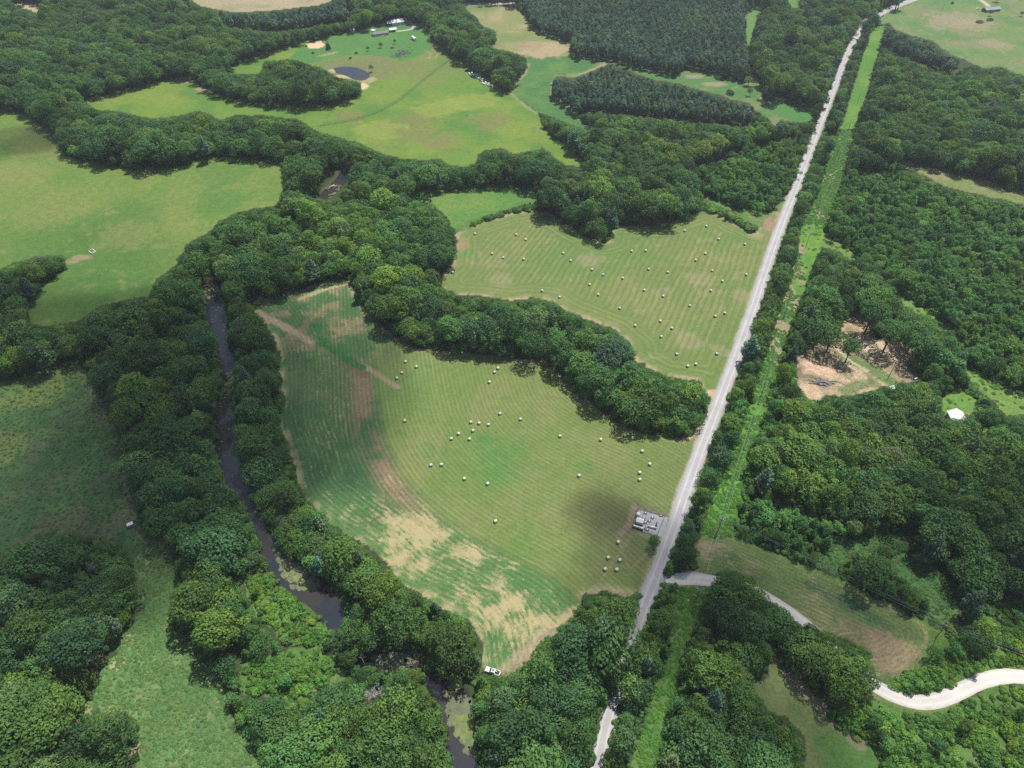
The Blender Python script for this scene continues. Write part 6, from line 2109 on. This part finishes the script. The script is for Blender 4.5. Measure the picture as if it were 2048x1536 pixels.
# ------------------------------------------------------------------ fenced gas metering station
s0, s1, s2, s3 = [Vector((*q, 0)) for q in STATION]
ua = math.atan2((s1 - s0).y, (s1 - s0).x)
S = lambda x, y: P(1220 + x / 10.24, 990 + y / 10.24)
FENCEM = mat('fence_wire', (0.16, 0.16, 0.16), 0.6, 0.3, 0.1, 2, 0.4)
fc = empty('chain_link_fence', s0, 'chain link fence with dark rails round the gravel gas station pad', 'fence')
for a, b_ in ((s0, s1), (s1, s2), (s2, s3), (s3, s0)):
    a, b_ = a - s0, b_ - s0
    n = max(int((b_ - a).length / 2.6), 2)
    for k in range(n):
        p = a.lerp(b_, k / n)
        MB().tube((p.x, p.y, 0), (p.x, p.y, 2.1), 0.06, None, 6).build('fence_post', FENCEM, fc)
    for z in (0.12, 1.1, 2.05):
        MB().tube((a.x, a.y, z), (b_.x, b_.y, z), 0.045, None, 6).build('rail', FENCEM, fc)
    w = MB()
    m_ = int((b_ - a).length / 0.4)
    for k in range(m_):
        p, q = a.lerp(b_, k / m_), a.lerp(b_, min(1, (k + 2.2) / m_))
        w.tube((p.x, p.y, 0.1), (q.x, q.y, 2.0), 0.012, None, 3, caps=False)
        w.tube((q.x, q.y, 0.1), (p.x, p.y, 2.0), 0.012, None, 3, caps=False)
    tag(w.build('wire_mesh', FENCEM, fc), kind='stuff')
g = S(572, 420)
t = empty('white_tank', g, 'short white upright tank in the corner of the gas station', 'tank')
MB().lathe([(0.95, 0.05), (0.95, 1.5), (0.8, 1.75), (0.3, 1.9), (0.02, 1.92)], n=20).build('tank_body', WHITEP, t, True)
MB().lathe([(1.1, 0.0), (1.1, 0.1), (0.01, 0.1)], n=20).build('tank_base', CONC, t)
MB().tube((0, 0, 1.9), (0, 0, 2.2), 0.12).build('hatch', STEEL, t)
g = S(605, 570)
cb = empty('meter_cabin', g, 'white gable roofed meter cabin on the gas station pad', 'cabin', rz=ua)
MB().box((0, 0, 1.0), (3.1, 2.2, 2.0)).build('wall', FRAMEW, cb)
r = MB()
for s in (-1, 1):
    pts = [(-1.7, s * 1.3, 1.95), (1.7, s * 1.3, 1.95), (1.7, 0, 2.6), (-1.7, 0, 2.6)]
    pts += [(p[0], p[1], p[2] + 0.08) for p in pts]
    f = [(0, 1, 2, 3), (7, 6, 5, 4), (0, 4, 5, 1), (1, 5, 6, 2), (3, 2, 6, 7), (0, 3, 7, 4)]
    r.add(pts, f if s > 0 else [tuple(reversed(q)) for q in f])
r.build('roof', ROOFW, cb)
MB().box((1.56, 0.2, 0.95), (0.06, 0.9, 1.8)).build('door', STEEL, cb)
g = S(575, 685)
sk = empty('filter_skid', g, 'long white vessel on a dark skid along the station fence', 'vessel', rz=ua - 0.05)
MB().lathe([(0.1, -2.5), (0.42, -2.4), (0.5, -2.2), (0.5, 1.2), (0.62, 1.3), (0.62, 2.2), (0.45, 2.45), (0.1, 2.5)], (0, 0, 1.05), 'x', 18).build('vessel_body', WHITEP, sk, True)
MB().box((0, 0, 0.25), (4.6, 0.9, 0.3)).build('skid', BEDL, sk)
for x in (-1.5, 1.3):
    MB().box((x, 0, 0.55), (0.25, 0.8, 0.5)).build('saddle', BEDL, sk)
MB().tube((0.4, 0, 1.5), (0.4, 0, 2.1), 0.12).build('nozzle', STEEL, sk)
g = S(850, 672)
pv = empty('pipe_barrel', g, 'white horizontal pipe barrel in the middle of the gas station', 'pipe', rz=ua + 0.02)
MB().lathe([(0.05, -2.0), (0.34, -1.9), (0.36, 1.9), (0.05, 2.0)], (0, 0, 0.95), 'x', 16).build('barrel', WHITEP, pv, True)
for x in (-1.3, 1.2):
    MB().box((x, 0, 0.32), (0.25, 0.6, 0.64)).build('pier', CONC, pv)
MB().box((-1.0, 0.75, 0.35), (1.8, 0.35, 0.5)).build('valve_box', BEDL, pv)
p0, p1 = S(950, 590), S(940, 705)
bp_ = empty('black_header_pipe', p0, 'black header pipe crossing the end of the white barrel', 'pipe')
q = p1 - p0
MB().tube((0, 0, 1.2), (q.x, q.y, 1.2), 0.26, None, 12).build('pipe', BEDL, bp_, True)
MB().lathe([(0.05, -0.1), (0.42, -0.1), (0.42, 0.1), (0.05, 0.1)], (q.x, q.y, 1.2), 'x', 14, rz=math.atan2(q.y, q.x)).build('flange', WHITEP, bp_)
for k in (0.15, 0.8):
    MB().box((q.x * k, q.y * k, 0.48), (0.3, 0.3, 0.95)).build('pier', CONC, bp_)
for i, (x, y, h_, lab) in enumerate(((720, 385, 0.9, 'dark valve cluster behind the white upright tank'), (690, 500, 1.2, 'grey meter run beside the white cabin'), (715, 580, 1.0, 'dark pipe stand between the cabin and the barrel'), (800, 545, 1.0, 'small pale valve group above the white barrel'),
                                     (865, 480, 0.9, 'thin dark riser pipes on the open gravel'), (690, 680, 1.1, 'valve stand between the two white vessels'), (760, 725, 1.1, 'dark riser by the lower fence of the gas station'), (1040, 438, 0.6, 'low dark fittings in the roadside corner of the gas station'))):
    g = S(x, y)
    vg = empty('valve_stand', g, lab, 'valve', 'valve stands on the gas station pad', rz=ua)
    for k in range(3):
        xx = (k - 1) * 0.55
        MB().tube((xx, 0, 0), (xx, 0, h_), 0.10, None, 8).build('riser', BEDL if (i + k) % 2 else STEEL, vg)
        MB().lathe([(0.02, -0.03), (0.26, -0.03), (0.26, 0.03), (0.02, 0.03)], (xx, 0, h_ + 0.04), 'z', 12).build('hand_wheel', BEDL if k != 1 else WHITEP, vg)
    MB().tube((-0.9, 0, h_ * 0.45), (0.9, 0, h_ * 0.45), 0.11, None, 8).build('pipe', STEEL, vg)

# ------------------------------------------------------------------ utility poles and wires
POLEM = mat('pole_wood', (0.13, 0.105, 0.085), 0.9, 0.1, 0.2, 1.5)
INSM = mat('porcelain', (0.66, 0.66, 0.66), 0.3, 0.5, 0.0, 2)
POLEPX = [((1736, 150), 'far end of the power line clearing'), ((1715, 206), 'narrow upper stretch of the power line clearing'), ((1696, 262), 'power line clearing by the grass side branch'), ((1675, 325), 'power line clearing beside the round dark tree'),
          ((1656, 386), 'tan soil patch of the power line clearing'), ((1611, 496), 'grassy crossing of the power line clearing'), ((1566, 640), 'bare strip beside the domed oaks'), ((1523, 791), 'bright weeds of the clearing past the copse'), ((1436, 1063), 'wide lower end of the bright clearing'), ((1392, 1199), 'sandy patch below the gravel apron')]
pole_objs = []


def utility_pole(px, py, lab, h, rz, arms=1, transformer=False):
    g = P(px, py)
    o = empty('utility_pole', (g.x, g.y, 0), lab, 'utility pole', 'utility poles along the power line', rz)
    MB().tube((0, 0, -0.3), (0, 0, h), 0.17, 0.11, 10).build('pole', POLEM, o, True)
    for k in range(arms):
        z = h - 0.5 - k * 1.3
        ar = MB().box((0, 0, z), (2.6, 0.14, 0.16)).build('crossarm', mat('grey_arm', (0.46, 0.45, 0.44), 0.8), o)
        for x in (-1.15, 0.35, 1.15):
            MB().lathe([(0.05, 0), (0.09, 0.06), (0.05, 0.12), (0.09, 0.18), (0.03, 0.26)], (x, 0, z + 0.08), n=8).build('insulator', INSM, ar)
    if transformer:
        for x in (-0.45, 0.45):
            MB().lathe([(0.05, 0), (0.3, 0.02), (0.3, 0.85), (0.2, 0.95), (0.05, 1.0)], (x, -0.3, h - 2.9), n=14).build('transformer', mat('transformer_grey', (0.55, 0.57, 0.58), 0.4), o, True)
    return (g, h, rz)


for i, ((px_, py_), lab) in enumerate(POLEPX):
    h = 11.0 if i < 8 else (12.0 if i == 8 else 9.0)
    pole_objs.append(utility_pole(px_, py_, f'wooden utility pole in the {lab}', h, -0.43, 2 if i == 8 else 1, i == 8))
pb = utility_pole(1872, 1275, 'wooden utility pole with wires at the blunt end of the stubble field', 11.5, 0.9)
pc_ = (P(2110, 1362), 11.0, 0.9)
utility_pole(1778, 753, 'lone wooden utility pole at the grass strip of the cleared site', 9.5, 0.3)
utility_pole(1884, 22, 'thin wooden utility pole on the far pasture', 11, 0.8)
utility_pole(1775, 24, 'wooden utility pole at the bend of the paved road', 11, 0.6)
WIREM = mat('power_wire', (0.30, 0.30, 0.31), 0.5, 0.4, 0.0, 2, 0.5)


def wires(a, b_, lab, sag=1.2):
    (ga, ha, ra_), (gb, hb, rb_) = a, b_
    o = empty('power_line', (ga.x, ga.y, 0), lab, 'power line', 'wire spans between the poles')
    for x in (-1.15, 0.35, 1.15):
        p = Vector((x * math.cos(ra_), x * math.sin(ra_), ha - 0.16))
        q = gb - ga + Vector((x * math.cos(rb_), x * math.sin(rb_), hb - 0.16))
        mb = MB()
        last = p
        for k in range(1, 13):
            t_ = k / 12
            r_ = p.lerp(q, t_) - Vector((0, 0, 4 * sag * t_ * (1 - t_)))
            mb.tube(last, r_, 0.022, None, 4, caps=False)
            last = r_
        mb.build('wire', WIREM, o)


for i in range(len(pole_objs) - 1):
    wires(pole_objs[i], pole_objs[i + 1], f'three wires leaving the pole in the {POLEPX[i][1]}')
wires(pole_objs[8], pb, 'three wires over the trees along the edge of the stubble field')
wires(pb, pc_, 'three wires crossing before the wide dome shaped tree')

# field fences far off
def wire_fence(lab, pts, step=5.0):
    w = [P(*p) for p in pts]
    o = empty('wire_fence', w[0], lab, 'fence')
    mb = MB()
    for a, b_ in zip(w[:-1], w[1:]):
        n = max(int((b_ - a).length / step), 1)
        for k in range(n):
            p = a.lerp(b_, k / n) - w[0]
            MB().tube((p.x, p.y, -0.1), (p.x, p.y, 1.35), 0.09, None, 6).build('fence_post', POLEM, o)
        for z in (0.5, 0.9, 1.25):
            mb.tube((a - w[0]) + Vector((0, 0, z)), (b_ - w[0]) + Vector((0, 0, z)), 0.018, None, 4)
    mb.build('fence_wire', WIREM, o)


wire_fence('long post and wire fence across the far pasture below the brick house', [(1955, 47), (1990, 41), (2046, 34)])
wire_fence('post and wire fence running from the brick house to the corner tree', [(2004, 15), (2040, 32)])
wire_fence('post and wire fence curving along the meadow track', [(625, 255), (690, 245), (755, 225), (800, 205)])
